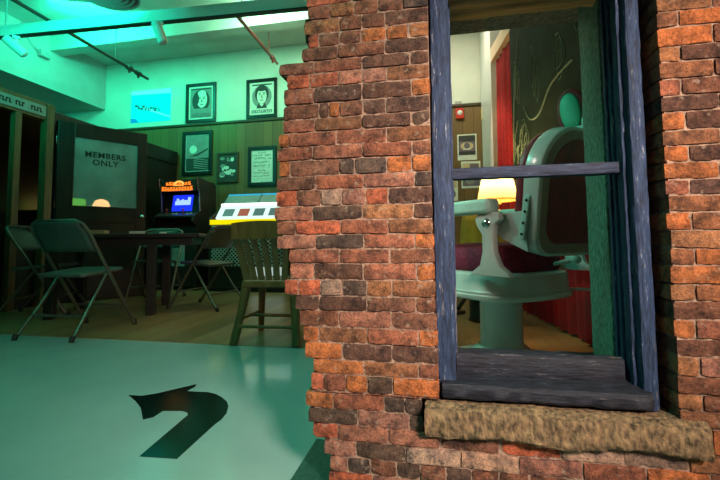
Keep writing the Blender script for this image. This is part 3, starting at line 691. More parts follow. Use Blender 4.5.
# ------------------------------------------------------------------ dark wooden booth with an open glazed door
BX = -4.46
bt = thing('wooden_booth', 'dark wooden booth with brown posts and a lettered strip along the left wall', 'booth', (BX, 2.6, 0))
def bpart(name, y0, y1, x0, x1, z0, z1, m, bev=0.004): return MB().box((x0, y0, z0), (x1, y1, z1), 0, bev).build(name, M[m], bt)
bpart('post', 0.10, 0.19, 0, 0.09, 0, 2.10, 'brown_wood'); bpart('post', 0.80, 0.87, 0.0, 0.07, 0, 2.10, 'brown_wood')
bpart('post', 1.13, 1.22, 0, 0.09, 0, 2.28, 'brown_wood'); bpart('post', 2.38, 2.50, -0.02, 0.05, 0, 2.25, 'dark_wood')
bpart('header', 0.0, 1.23, -0.02, 0.07, 2.10, 2.30, 'brown_wood'); bpart('header', 1.23, 3.52, -0.05, 0.04, 2.02, 2.24, 'dark_wood')
sb = bpart('sign_strip', 0.02, 1.12, 0.071, 0.085, 2.13, 2.25, 'poster_mid')
mb = MB(); rnd = random.Random(2); y = 0.12
for i in range(6):
    yy = y
    for k in range(rnd.randint(3, 4)):
        mb.box((0.0855, yy, 2.165), (0.0865, yy+0.016, 2.215)).box((0.0855, yy, 2.165 if k % 2 else 2.20), (0.0865, yy+0.03, 2.18 if k % 2 else 2.215)); yy += 0.033
    y += 0.165
mb.build('lettering', M['letter'], sb)
bpart('back_panel', 0.0, 3.55, -1.42, -1.38, 0, 2.2, 'dark_wood'); bpart('roof', 0.0, 3.55, -1.42, -0.06, 2.20, 2.24, 'dark_wood')
bpart('wall_panel', 2.50, 3.53, -0.03, 0.02, 0, 2.04, 'dark_wood'); bpart('wall_panel', 0.19, 0.80, -0.04, 0.0, 0, 0.9, 'dark_wood'); bpart('wall_panel', 0.87, 1.13, -0.04, 0, 0, 0.9, 'dark_wood')
bpart('door_jamb', 1.23, 1.33, -0.04, 0.03, 0, 2.04, 'dark_wood')
# glazed door standing ajar
DA = math.atan2(0.565, 0.825)
dr = thing('glazed_door', 'dark wooden door standing ajar with MEMBERS ONLY lettered on its glass', 'door', (BX+0.055, 3.90, 0.01), -DA)
dw, dh = 0.96, 2.14
st = MB()
st.box((-0.022, 0, 0), (0.022, 0.16, dh), 0, 0.004).box((-0.022, dw-0.11, 0), (0.022, dw, dh), 0, 0.004)
st.box((-0.022, 0.16, dh-0.17), (0.022, dw-0.11, dh), 0, 0.004).box((-0.022, 0.16, 0), (0.022, dw-0.11, 0.22), 0, 0.004).box((-0.022, 0.16, 0.95), (0.022, dw-0.11, 1.14), 0, 0.004)
st.build('door_frame', M['dark_wood'], dr)
MB().box((-0.012, 0.16, 0.22), (0.012, dw-0.11, 0.95), 0).build('lower_panel', M['dark_wood'], dr)
gl = MB().box((-0.006, 0.16, 1.14), (0.006, dw-0.11, dh-0.17), 0).build('glass_pane', M['frosted'], dr)
def text(body, size, parent, m, X, bold=0.012, sx=1.0, name='lettering'):
    cu = bpy.data.curves.new(name, 'FONT'); cu.body = body; cu.size = size; cu.align_x = 'CENTER'; cu.extrude = 0.0012; cu.offset = bold*size; cu.space_line = 0.95; cu.space_character = 1.12
    tmp = bpy.data.objects.new(name, cu); COL.objects.link(tmp)
    me = bpy.data.meshes.new_from_object(tmp.evaluated_get(bpy.context.evaluated_depsgraph_get())); me.name = name
    COL.objects.unlink(tmp); bpy.data.objects.remove(tmp); bpy.data.curves.remove(cu)
    me.transform(X @ Matrix.Diagonal((sx, 1, 1, 1))); me.materials.clear(); me.materials.append(m)
    o = bpy.data.objects.new(name, me); COL.objects.link(o); o.parent = parent; return o
# local +X is the door's face, local +Y runs from hinge to latch
TX = Matrix(((0, 0, 1, 0.0075), (1, 0, 0, 0.49), (0, 1, 0, 1.745), (0, 0, 0, 1)))
text('MEMBERS\nONLY', 0.098, gl, M['letter'], TX, 0.022, 1.0)
MB().tube([(0.02, dw-0.055, 1.03), (0.05, dw-0.055, 1.03)], 0.012, 10).lathe([(0, 0.045), (0.022, 0.048), (0.03, 0.062), (0.024, 0.078), (0, 0.083)], 20, 0, tr(0, dw-0.055, 1.03) @ rot('Y', 90)).build('door_knob', M['chrome'], dr)
for zc in (0.3, 1.15, 1.9): MB().tube([(0.0, -0.012, zc-0.05), (0.0, -0.012, zc+0.05)], 0.010, 10).build('hinge', M['chrome'], dr)
t = thing('display_box', 'small pale box with a round dial on top of the booth at the left edge', 'box', (BX-0.02, 2.90, 2.30))
MB().box((-0.05, -0.13, 0), (0.05, 0.13, 0.17), 0, 0.01).build('box_body', M['poster_mid'], t)
MB().lathe([(0, 0.051), (0.05, 0.054), (0.05, 0.05)], 24, 0, tr(0, 0, 0.085) @ rot('Y', 90)).build('dial', M['paper'], t)

# added glows standing in for door-glass reflections, on an added shelf inside the booth
bpart('added_shelf', 1.9, 3.4, -1.38, -0.75, 1.135, 1.16, 'dark_wood')  # added to carry the two glowing shapes
g = MB().box((-0.20, -0.03, 0), (0.17, 0.03, 0.21), 0, 0.02).build('green_reflection_glow', M['e_green']); g.location = (-5.42, 5.06, 1.162); g.rotation_euler = (0, 0, math.radians(46)); tag(g, 'added lime-green glow behind the lower left of the lettered glass, standing in for a reflection', 'reflection glow')
t = thing('warm_reflection_glow', 'added warm round glow behind the glass of the dark door, standing in for a reflection', 'lamp', (-5.25, 5.42, 1.162))
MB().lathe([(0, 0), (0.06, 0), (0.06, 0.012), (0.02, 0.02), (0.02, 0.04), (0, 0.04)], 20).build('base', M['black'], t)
MB().lathe([(0.02, 0.035), (0.085, 0.07), (0.12, 0.13), (0.085, 0.20), (0.03, 0.225), (0, 0.228)], 24).build('added_round_glow', M['e_warm'], t)

# ------------------------------------------------------------------ arcade cabinet
t = thing('arcade_cabinet', 'black arcade game cabinet with orange marquee and blue screen', 'arcade machine', (-3.835, 5.30, 0))
side = [(0.0, 0), (0.52, 0), (0.52, 1.60), (0.06, 1.66), (0.02, 1.64), (0.05, 1.47), (0.08, 1.42), (0.10, 1.16), (-0.07, 1.08), (-0.09, 1.0), (0.03, 0.93)]
YZ = Matrix(((0, 0, 1, 0), (1, 0, 0, 0), (0, 1, 0, 0), (0, 0, 0, 1)))
for s in (-0.325, 0.30):
    MB().prism(side, s, s+0.025, 0, YZ, 0.003).build('side_panel', M['cab'], t)
mb = MB()
mb.box((-0.30, 0.03, 0.06), (0.30, 0.50, 0.93), 0).box((-0.30, 0.22, 0.93), (0.30, 0.50, 1.62), 0).box((-0.30, 0.05, 1.60), (0.30, 0.50, 1.63), 0)
mb.build('body', M['cab'], t)
MB().tube([(0.318, 0.015, 1.65), (0.318, 0.045, 1.47), (0.318, 0.075, 1.42), (0.318, 0.095, 1.16)], 0.011, 8).build('edge_trim', M['chrome'], t)
MB().tube([(-0.318, 0.015, 1.65), (-0.318, 0.045, 1.47), (-0.318, 0.075, 1.42), (-0.318, 0.095, 1.16)], 0.011, 8).build('edge_trim', M['chrome'], t)
mq = MB().box((-0.30, 0.03, 1.46), (0.30, 0.06, 1.60), 0).build('marquee', M['cab'], t)
mb = MB(); rnd = random.Random(11)
def blob_row(x0, x1, z0, z1, n, mi):
    for i in range(n):
        a = x0+(x1-x0)*i/n; b = x0+(x1-x0)*(i+0.82)/n; hh = (z1-z0)*rnd.uniform(0.75, 1)
        mb.prism([(a, z0), (b, z0+0.008*rnd.random()), (b, z0+hh*0.45), (a+(b-a)*0.55, z0+hh*0.55), (b, z0+hh), (a, z0+hh)], 0.0, 0.006, mi, tr(0, 0.028, 0) @ RX90)
blob_row(-0.20, 0.22, 1.545, 1.60, 8, 0); blob_row(-0.27, 0.25, 1.462, 1.53, 11, 0); blob_row(-0.08, 0.10, 1.535, 1.548, 5, 1)
arc = [(0.02+0.085*math.cos(a), 1.555+0.06*math.sin(a)) for a in [PI*i/10 for i in range(11)]]
arc2 = [(0.02+0.055*math.cos(a), 1.555+0.035*math.sin(a)) for a in [PI*i/10 for i in range(10, -1, -1)]]
mb.prism(arc+arc2, 0.006, 0.009, 1, tr(0, 0.028, 0) @ RX90)
mb.build('marquee_lettering', [M['e_orange'], M['e_orange2']], mq)
SX = tr(-0.02, 0.155, 1.29) @ rot('X', -10)
MB().box((-0.278, -0.004, -0.155), (0.318, 0.02, 0.15), 0, 0, SX).build('bezel', M['cab'], t)
mb = MB(); mb.box((-0.155, -0.008, -0.125), (0.185, -0.004, 0.125), 0, 0, SX)
for i, (a, b, c, d_) in enumerate([(-0.11, -0.03, 0.15, 0.03), (-0.09, 0.03, -0.05, 0.07), (0.0, 0.03, 0.03, 0.06), (0.10, 0.03, 0.15, 0.09), (-0.04, 0.03, 0.12, 0.045)]): mb.box((a, -0.0095-0.0003*i, b), (c, -0.008, d_), 1, 0, SX)
mb.build('screen', [M['e_screen'], M['e_screen2']], t)
cp = MB().prism([(-0.10, 1.06), (0.19, 1.14), (0.19, 1.16), (-0.10, 1.085)], -0.299, 0.299, 0, YZ).build('control_panel', M['cab'], t)
for x in (-0.17, 0.10):
    MB().tube([(x, 0.02, 1.115), (x, 0.01, 1.17)], 0.006, 8).lathe([(0, -0.018), (0.013, -0.013), (0.018, 0), (0.013, 0.013), (0, 0.018)], 14, 0, tr(x, 0.008, 1.18)).build('joystick', M['red_plastic'], cp)
for i in range(4): MB().lathe([(0.016, 0), (0.016, 0.012), (0, 0.014)], 12, 0, tr(-0.08+0.06*(i % 2)+0.24*(i//2), 0.03, 1.118)).build('button', M['paper'], cp)
MB().box((-0.13, 0.022, 0.35), (0.13, 0.032, 0.72), 0, 0.004).box((-0.08, 0.015, 0.55), (-0.03, 0.024, 0.64), 0).box((0.03, 0.015, 0.55), (0.08, 0.024, 0.64), 0).build('coin_door', M['grey_metal'], t)

# ------------------------------------------------------------------ jukebox
t = thing('jukebox', 'wide jukebox with glowing white title panel, yellow strip and wire grille', 'jukebox', (-2.68, 5.25, 0))
hw = 0.60
prof = [(0.0, 0.06), (0.58, 0.06), (0.58, 1.40), (0.50, 1.43), (0.24, 1.16), (0.05, 1.07), (-0.02, 1.02), (-0.02, 0.93), (0.02, 0.90)]
for s in (-hw, hw-0.03): MB().prism(prof, s, s+0.03, 0, YZ, 0.004).build('side_panel', M['juke_body'], t)
MB().box((-hw+0.03, 0.04, 0.06), (hw-0.03, 0.57, 0.98), 0).box((-hw+0.03, 0.30, 0.98), (hw-0.03, 0.57, 1.16), 0).box((-hw+0.03, 0.52, 1.16), (hw-0.03, 0.57, 1.40), 0).build('body', M['juke_body'], t)
MB().box((-hw, 0.02, 0), (hw, 0.56, 0.06)).build('plinth', M['black'], t)
MB().prism([(0.49, 1.395), (0.56, 1.395), (0.56, 1.43), (0.50, 1.435)], -hw+0.03, hw-0.03, 0, YZ).build('lid_edge', M['e_jblue'], t)
MB().prism([(0.24, 1.155), (0.26, 1.14), (0.515, 1.40), (0.49, 1.41)], -hw+0.03, hw-0.03, 0, YZ).build('lid_panel', M['juke_grey'], t)
MB().prism([(0.24, 1.16), (0.50, 1.42), (0.49, 1.43), (0.23, 1.17)], -0.012, 0.0, 0, YZ).build('lid_divider', M['chrome'], t)
tp = MB().prism([(0.03, 1.035), (0.08, 1.02), (0.26, 1.14), (0.24, 1.23), (0.19, 1.23)], -hw+0.09, hw-0.03, 0, YZ).build('title_panel', M['e_juke'], t)
MB().tube([(-hw+0.09, 0.20, 1.245), (hw-0.03, 0.20, 1.245)], 0.016, 8).build('light_tube', M['e_tube'], t)
mb = MB(); mats = [M['jcard_grey'], M['jcard_red']]
TXP = tr(0, 0.03, 1.035) @ rot('X', math.degrees(math.atan2(0.195, 0.16)))
for i in range(4):
    x0 = -0.42+0.235*i; mb.box((x0, 0.04, 0.0), (x0+0.16, 0.18, 0.004), 1 if i == 1 else 0, 0, TXP)
mb.build('title_card', mats, tp)
MB().box((-hw+0.04, -0.034, 0.945), (hw-0.16, -0.018, 1.015), 0, 0.004).build('yellow_strip', M['e_yellow'], t)
MB().box((-hw+0.06, -0.028, 0.915), (-0.22, -0.018, 0.932), 0, 0.003).build('white_button_bar', M['paper'], t)
mb = MB(); gx0, gx1, gz0, gz1 = -hw+0.05, hw-0.05, 0.36, 0.88
st_ = 0.055; k = gx0-(gz1-gz0)
while k < gx1:
    for sgn in (1, -1):
        a = [k, gz0] if sgn > 0 else [k, gz1]; b = [k+(gz1-gz0), gz1] if sgn > 0 else [k+(gz1-gz0), gz0]
        # clip to the grille opening
        def at_x(xx): f = (xx-a[0])/(b[0]-a[0]); return a[1]+(b[1]-a[1])*f
        p = (max(a[0], gx0), at_x(max(a[0], gx0))); q = (min(b[0], gx1), at_x(min(b[0], gx1)))
        if q[0]-p[0] > 0.02: mb.tube([(p[0], 0.0, p[1]), (q[0], 0.0, q[1])], 0.0045, 5, 0, None, False)
    k += st_
mb.build('wire_grille', M['mesh_metal'], t)
MB().box((0.06, -0.002, 0.12), (hw-0.06, 0.012, 0.35), 0, 0.003).build('kick_panel', M['e_white'], t)  # glow put into the panel for the light it reflects

# ------------------------------------------------------------------ table with papers
TR = math.radians(25)
t = thing('wooden_table', 'dark wooden table with thick top and square legs among folding chairs', 'table', (-3.15, 3.68, 0.003), TR)
MB().box((-0.69, -0.40, 0.745), (0.69, 0.40, 0.785), 0, 0.006).build('tabletop', M['table'], t)
MB().box((-0.62, -0.34, 0.67), (0.62, -0.315, 0.745)).box((-0.62, 0.315, 0.67), (0.62, 0.34, 0.745)).box((-0.62, -0.315, 0.67), (-0.595, 0.315, 0.745)).box((0.595, -0.315, 0.67), (0.62, 0.315, 0.745)).build('apron', M['table'], t)
for sx in (-0.60, 0.25):
    for sy in (-1, 1): MB().box((sx-0.04, sy*0.32-0.04, 0), (sx+0.04, sy*0.32+0.04, 0.67), 0, 0.005).build('leg', M['table'], t)
def on_table(lx, ly): return (-3.15+lx*math.cos(TR)-ly*math.sin(TR), 3.68+lx*math.sin(TR)+ly*math.cos(TR), 0.788)
def sheet(name, lx, ly, w_, d_, h, m, label, cat, rz):
    o = MB().box((-w_/2, -d_/2, 0), (w_/2, d_/2, h), 0, 0.002).build(name, M[m]); o.location = on_table(lx, ly); o.rotation_euler = (0, 0, TR+rz); tag(o, label, cat)
sheet('paper_stack', -0.30, -0.27, 0.26, 0.16, 0.035, 'kraft', 'tan stack of papers lying on the dark table', 'papers', 0.05)
sheet('card_pack', -0.53, -0.30, 0.07, 0.05, 0.03, 'paper', 'small white pack on the table beside the tan stack', 'box', 0.2)
sheet('paper_slip', 0.10, -0.27, 0.12, 0.08, 0.025, 'paper', 'white slip of folded paper at the middle of the table edge', 'paper', -0.1)
sheet('dice_box', 0.34, -0.30, 0.06, 0.04, 0.016, 'paper', 'tiny pale box near the right end of the table', 'box', 0.4)

# ------------------------------------------------------------------ steel folding chairs
def make_folding_chair():
    t = thing('folding_chair', '', 'chair', (0, 0, 0), 0, 'folding chairs around the table')
    W = 0.225
    bt_, ft = Vector((-0.235, 0, 0.815)), Vector((0.29, 0, 0.012))
    def on(f): return bt_.lerp(ft, f)
    r = 0.0125
    # the bent back tube and both front legs are one bent steel tube
    pts = [(ft.x, -W, ft.z), (on(0.10).x, -W, on(0.10).z), (on(0.03).x, -W+0.02, on(0.03).z), (bt_.x, -W+0.07, bt_.z), (bt_.x, W-0.07, bt_.z), (on(0.03).x, W-0.02, on(0.03).z), (on(0.10).x, W, on(0.10).z), (ft.x, W, ft.z)]
    MB().tube(pts, r, 10).build('front_frame', M['tube'], t)
    for s in (-1, 1):
        MB().tube([(0.03, s*(W-0.028), 0.45), (-0.13, s*(W-0.020), 0.22), (-0.29, s*W, 0.012)], 0.0115, 10).build('rear_leg', M['tube'], t)
        MB().tube([(0.29, s*W, 0.04), (0.298, s*W, 0.0)], 0.017, 10).build('rubber_foot', M['rubber'], t)
        MB().tube([(-0.285, s*W, 0.04), (-0.298, s*W, 0.0)], 0.017, 10).build('rubber_foot', M['rubber'], t)
    MB().tube([(-0.19, -W+0.015, 0.15), (-0.19, W-0.015, 0.15)], 0.008, 8).build('rear_crossbar', M['tube'], t)
    q = on(0.80); MB().tube([(q.x, -W, q.z), (q.x, W, q.z)], 0.008, 8).build('front_crossbar', M['tube'], t)
    # seat pan with rolled rim
    out = [(-0.185, -0.17), (-0.16, -0.195), (0.17, -0.205), (0.215, -0.17), (0.225, 0), (0.215, 0.17), (0.17, 0.205), (-0.16, 0.195), (-0.185, 0.17)]
    SXm = tr(0, 0, 0.43) @ rot('Y', -4)
    MB().prism(out, 0, 0.024, 0, SXm, 0.006).build('seat', M['folding'], t)
    # curved backrest panel
    vs = []; fs = []; n = 12; mrows = 6
    for sgn in (0, 1):
        for k in range(mrows+1):
            f = 0.01 + 0.265*k/mrows
            for i in range(n+1):
                u = -1+2*i/n; ww = W-0.012 if 0.06 < f else W-0.035
                p = on(f) + Vector((-0.012 - 0.028*(1-u*u) - (0.004 if sgn else 0), u*ww, 0)); vs.append(p)
    A = (n+1)*(mrows+1)
    for sgn in (0, 1):
        for k in range(mrows):
            for i in range(n):
                f = [sgn*A+k*(n+1)+i, sgn*A+k*(n+1)+i+1, sgn*A+(k+1)*(n+1)+i+1, sgn*A+(k+1)*(n+1)+i]; fs.append(f if sgn else f[::-1])
    ring = [i for i in range(n+1)]+[k*(n+1)+n for k in range(1, mrows+1)]+[mrows*(n+1)+i for i in range(n-1, -1, -1)]+[k*(n+1) for k in range(mrows-1, 0, -1)]
    for a in range(len(ring)):
        c = ring[(a+1) % len(ring)]; fs.append([ring[a], c, A+c, A+ring[a]])
    MB().add(vs, fs, 0, True).build('backrest', M['folding'], t)
    return t
fc = make_folding_chair()
fc.location = (-2.83, 2.75, 0.003); fc.rotation_euler = (0, 0, math.radians(92)); fc.scale = (1.06, 1.06, 1.06); fc['label'] = 'nearest folding chair, back turned, standing at the edge of the teal floor'
dup(fc, (-3.90, 3.37, 0.003), math.radians(25), 'folding chair at the far left edge behind the nearest one')
dup(fc, (-2.50, 4.02, 0.003), math.radians(172), 'folding chair side-on at the right end of the table, in front of the jukebox')
dup(fc, (-3.42, 4.38, 0.003), math.radians(-70), 'folding chair on the far side of the table facing the camera')

# ------------------------------------------------------------------ slat-back wooden chair
t = thing('wooden_chair', 'brown wooden slat-back chair, its back turned, beside the broken brick edge', 'chair', (-1.20, 2.84, 0.003), math.radians(93))
# local +X is the way the chair faces
mb = MB(); seat = [(-0.20, -0.19), (-0.10, -0.22), (0.16, -0.235), (0.23, -0.20), (0.245, 0), (0.23, 0.20), (0.16, 0.235), (-0.10, 0.22), (-0.20, 0.19)]
MB().prism(seat, 0.38, 0.425, 0, None, 0.01).build('seat', M['chair_wood'], t)
for s in (-1, 1):
    MB().tube([(-0.16, s*0.17, 0.40), (-0.20, s*0.195, 0.2), (-0.255, s*0.222, 0.0)], [0.034, 0.028, 0.030], 10).build('rear_leg', M['chair_wood'], t)
    MB().tube([(0.17, s*0.185, 0.40), (0.185, s*0.20, 0.2), (0.20, s*0.21, 0.0)], [0.030, 0.026, 0.022], 10).build('front_leg', M['chair_wood'], t)
    MB().tube([(-0.215, s*0.203, 0.16), (0.19, s*0.205, 0.16)], 0.012, 8).build('side_stretcher', M['chair_wood'], t)
MB().tube([(-0.02, -0.205, 0.16), (-0.02, 0.205, 0.16)], 0.012, 8).build('cross_stretcher', M['chair_wood'], t)
MB().tube([(-0.235, -0.21, 0.12), (-0.235, 0.21, 0.12)], 0.011, 8).build('cross_stretcher', M['chair_wood'], t)
vs = []; fs = []; n = 16
for i in range(n+1):
    u = -1+2*i/n; bx_ = -0.245-0.06*(1-u*u); hh = 0.012*(1-u*u)
    for (dx, z_) in ((-0.012, 0.715), (-0.016, 0.825+hh), (0.010, 0.825+hh), (0.014, 0.715)): vs.append((bx_+dx, u*0.245, z_))
for i in range(n):
    for q in range(4): fs.append([i*4+q, i*4+(q+1) % 4, (i+1)*4+(q+1) % 4, (i+1)*4+q])
fs += [[0, 1, 2, 3], [n*4+3, n*4+2, n*4+1, n*4]]
MB().add(vs, fs).build('top_rail', M['chair_wood'], t)
for i in range(7):
    u = -1+2*i/6; xb = -0.17-0.008*(1-u*u); xt = -0.245-0.06*(1-u*u); y0 = u*0.165; y1 = u*0.222; hw_ = 0.021 if i not in (0, 6) else 0.024
    vs = []
    for k in range(7):
        f = k/6; zc = 0.43+0.315*f; xx = xb+(xt-xb)*f + 0.012*math.sin(PI*f); yy = y0+(y1-y0)*f
        vs += [(xx-0.008, yy-hw_, zc), (xx-0.008, yy+hw_, zc), (xx+0.008, yy+hw_, zc), (xx+0.008, yy-hw_, zc)]
    fs = [[k*4+q, k*4+(q+1) % 4, (k+1)*4+(q+1) % 4, (k+1)*4+q] for k in range(6) for q in range(4)] + [[3, 2, 1, 0], [24, 25, 26, 27]]
    MB().add(vs, fs).build('slat', M['chair_wood'], t)

# ------------------------------------------------------------------ right-hand room
# curtain hung below the peach header
CA, CB = Vector((0.665, 4.86)), Vector((1.03, 2.3))
def curtain_pt(f): return CA.lerp(CB, f)
nrm = Vector((CB.y-CA.y, -(CB.x-CA.x))).normalized()     # points towards -X
cur = thing('red_curtain', 'tall red velvet curtain hanging in folds behind the barber chair', 'curtain', (CA.x, CA.y, 0))
vs = []; fs = []; n = 240; zl = [0.02, 0.5, 1.0, 1.6, 2.2, 2.62, 2.78]
for sgn in (0, 1):
    for z_ in zl:
        for i in range(n+1):
            f = i/n; p = curtain_pt(f); wv = (0.030*math.sin(f*2*PI*19+0.6*math.sin(z_*1.3)) + 0.010*math.sin(f*2*PI*7+z_))*(1-0.35*z_/2.8)
            q = p+nrm*(wv+0.003*sgn); vs.append((q.x-CA.x, q.y-CA.y, z_))
A = (n+1)*len(zl)
for sgn in (0, 1):
    for k in range(len(zl)-1):
        for i in range(n):
            f = [sgn*A+k*(n+1)+i, sgn*A+k*(n+1)+i+1, sgn*A+(k+1)*(n+1)+i+1, sgn*A+(k+1)*(n+1)+i]; fs.append(f)
MB().add(vs, fs, 0, True).build('cloth', M['red_cloth'], cur)
MB().tube([(0, 0, 2.785), (CB.x-CA.x, CB.y-CA.y, 2.785)], 0.012, 8).build('curtain_rail', M['chrome'], cur)
# chalkboard in front of the curtain
b0 = curtain_pt(0.27)+nrm*0.06; b1 = curtain_pt(0.98)+nrm*0.06
blen = (b1-b0).length; bang = math.atan2(b1.y-b0.y, b1.x-b0.x)
cb = thing('chalkboard', 'large dark chalkboard covered in pale chalk loops behind the barber chair', 'chalkboard', (b0.x, b0.y, 1.12), bang)
# local +X runs along the board towards the camera, local -Y is its face
MB().box((0, -0.012, 0), (blen, 0.012, 1.66), 0, 0.002).build('board_panel', M['board'], cb)
mb = MB(); rnd = random.Random(21)
def stroke(pts, wd):
    if len(pts) > 2:
        q = []
        for i in range(len(pts)-1):
            p0, p1, p2, p3 = pts[max(i-1, 0)], pts[i], pts[i+1], pts[min(i+2, len(pts)-1)]
            for f in (0, .25, .5, .75):
                q.append(tuple(0.5*(2*p1[c]+(p2[c]-p0[c])*f+(2*p0[c]-5*p1[c]+4*p2[c]-p3[c])*f*f+(3*p1[c]-p0[c]-3*p2[c]+p3[c])*f**3) for c in (0, 1)))
        pts = q+[pts[-1]]
    mb.tube([(x, -0.0128, z_) for x, z_ in pts], wd, 6, 0, None, False)
for (u0, z0, du, dz, loops) in [(0.10, 1.15, 0.10, 0.28, 3), (0.55, 1.05, 0.12, 0.34, 3), (1.05, 0.95, 0.16, 0.24, 2), (0.30, 0.55, 0.14, 0.22, 2), (1.35, 1.10, 0.08, 0.30, 3), (1.55, 0.75, 0.10, 0.20, 2)]:
    pts = []
    for i in range(loops*14+1):
        a = 2*PI*i/14; pts.append((u0+du*0.5*math.sin(a)+0.05*i/14, z0+dz*0.5*math.cos(a*0.97)-0.06*i/14+0.02*math.sin(a*2.3)))
    stroke(pts, 0.0028)
stroke([(0.02, 0.30), (0.06, 0.75), (0.14, 1.15), (0.24, 1.45), (0.40, 1.62)], 0.009)
stroke([(0.35, 0.78), (0.48, 0.62), (0.70, 0.60), (0.95, 0.75), (1.3, 0.78)], 0.009)
for i in range(26):
    x = rnd.uniform(0.0, 0.28); z_ = rnd.uniform(0.1, 0.6); stroke([(x, z_), (x+rnd.uniform(0.01, 0.05), z_+rnd.uniform(0.05, 0.14))], 0.0035)
mb.build('chalk_marks', M['chalk'], cb)

t = thing('fire_alarm', 'red fire alarm with a white front at the top of the brown panelling', 'alarm', (0.283, YW, 2.50))
MB().box((-0.062, -0.05, 0.0), (0.062, -0.001, 0.165), 0, 0.02).build('alarm_body', M['red_plastic'], t)
MB().lathe([(0, 0.012), (0.03, 0.008), (0.038, 0)], 20, 0, tr(0.005, -0.05, 0.09) @ rot('X', 90)).build('strobe', M['white'], t)
t = bx('wall_tag', (0.222, 6.188, 2.74), (0.32, 6.199, 2.79), M['grey_metal']); tag(t, 'tiny grey plate on the cream wall just above the red alarm', 'plate')
t = bx('wall_notice', (0.588, 6.02, 2.44), (0.599, 6.12, 2.60), M['cream']); tag(t, 'small yellow card on the side of the white partition', 'notice')

# side table under a yellow cloth and the lamp on it
t = tag(bpy.data.objects.new('draped_table', None), 'small side table under a folded yellow cloth behind the chair armrest', 'table'); COL.objects.link(t); t.location = (0.40, 3.72, 0.003)
vs = []; n = 96
prof = [(0.0, 0.915), (0.20, 0.915), (0.225, 0.905), (0.235, 0.85), (0.25, 0.66), (0.255, 0.52)]
for r, z_ in prof:
    for k in range(n):
        a = 2*PI*k/n; q = r*(1+(0.09*(0.92-z_)+0.012)*math.sin(a*14) if r > 0.21 else 1); vs.append((q*math.cos(a), q*math.sin(a), z_))
fs = [[i*n+k, i*n+(k+1) % n, (i+1)*n+(k+1) % n, (i+1)*n+k] for i in range(len(prof)-1) for k in range(n)]
MB().add(vs, fs, 0, True).build('cloth', M['yellow_cloth'], t)
MB().lathe([(0.0, 0.91), (0.195, 0.91), (0.195, 0.885), (0.185, 0.88), (0.185, 0.03), (0.20, 0.0), (0, 0)], 28).build('table_stand', M['dark_wood'], t)
t = thing('table_lamp', 'glowing table lamp with a pleated yellow shade in front of the red curtain', 'lamp', (0.475, 3.70, 0.919))
MB().lathe([(0, 0), (0.075, 0), (0.075, 0.012), (0.03, 0.03), (0.022, 0.05), (0.04, 0.08), (0.02, 0.115), (0.008, 0.13), (0.008, 0.26), (0, 0.26)], 24).build('base', M['chrome'], t)
MB().lathe([(0.168, 0.125), (0.115, 0.37)], 96, 0, None, False, 0.02).build('shade', M['shade'], t)
MB().lathe([(0.172, 0.115), (0.174, 0.132), (0.168, 0.132), (0.168, 0.115), (0.172, 0.115)], 48).build('shade_band', M['shade'], t)
mb = MB(); mb.lathe([(0, 0.20), (0.02, 0.215), (0.028, 0.24), (0.018, 0.265), (0, 0.275)], 16); mb.build('bulb', emit('lamp_bulb', (1.0, 0.72, 0.35), 6.0), t)
ld = bpy.data.lights.new('table_lamp_light', 'POINT'); ld.energy = 20; ld.color = (1.0, 0.66, 0.28); ld.shadow_soft_size = 0.04
lo = bpy.data.objects.new('table_lamp_light', ld); COL.objects.link(lo); lo.location = (0.475, 3.70, 0.919+0.31)

# ------------------------------------------------------------------ barber chair
BC = thing('barber_chair', 'vintage white enamel barber chair with maroon upholstery seen through the window', 'barber chair', (0.31, 2.42, 0.003), math.radians(132))
def sup(a, b, n=4.0, k=48): return [(a*math.copysign(abs(math.cos(t_))**(2/n), math.cos(t_)), b*math.copysign(abs(math.sin(t_))**(2/n), math.sin(t_))) for t_ in [2*PI*i/k for i in range(k)]]
def rings(levels, n=4.0, k=48, cap=True):
    vs = []; fs = []
    for (a, b, z_, ox) in levels: vs += [(x+ox, y, z_) for x, y in sup(a, b, n, k)]
    for i in range(len(levels)-1):
        for q in range(k): fs.append([i*k+q, i*k+(q+1) % k, (i+1)*k+(q+1) % k, (i+1)*k+q])
    if cap: fs.append(list(range(k))[::-1]); fs.append([(len(levels)-1)*k+q for q in range(k)])
    return vs, fs
MB().lathe([(0, 0), (0.30, 0), (0.31, 0.02), (0.29, 0.045), (0.17, 0.075), (0.135, 0.11), (0, 0.11)], 40).build('base_plate', M['enamel'], BC)
MB().lathe([(0.122, 0.10), (0.114, 0.14), (0.114, 0.36), (0.13, 0.40), (0, 0.40)], 40).build('pedestal', M['enamel'], BC)
vs, fs = rings([(0.282, 0.282, 0.392, 0), (0.315, 0.315, 0.395, 0), (0.324, 0.324, 0.405, 0), (0.324, 0.324, 0.418, 0), (0.315, 0.315, 0.424, 0), (0.318, 0.318, 0.434, 0), (0.308, 0.308, 0.442, 0), (0.305, 0.305, 0.515, 0), (0.296, 0.296, 0.528, 0), (0.273, 0.273, 0.532, 0)], 3.2, 64)
smooth(MB().add(vs, fs).build('seat_skirt', M['enamel'], BC), 50)
vs, fs = rings([(0.27, 0.25, 0.53, 0.02), (0.285, 0.265, 0.55, 0.02), (0.285, 0.265, 0.62, 0.02), (0.265, 0.245, 0.66, 0.02), (0.20, 0.18, 0.675, 0.02), (0.08, 0.08, 0.68, 0.02)], 4.0, 48)
MB().add(vs, fs, 0, True).build('seat_cushion', M['plush'], BC)
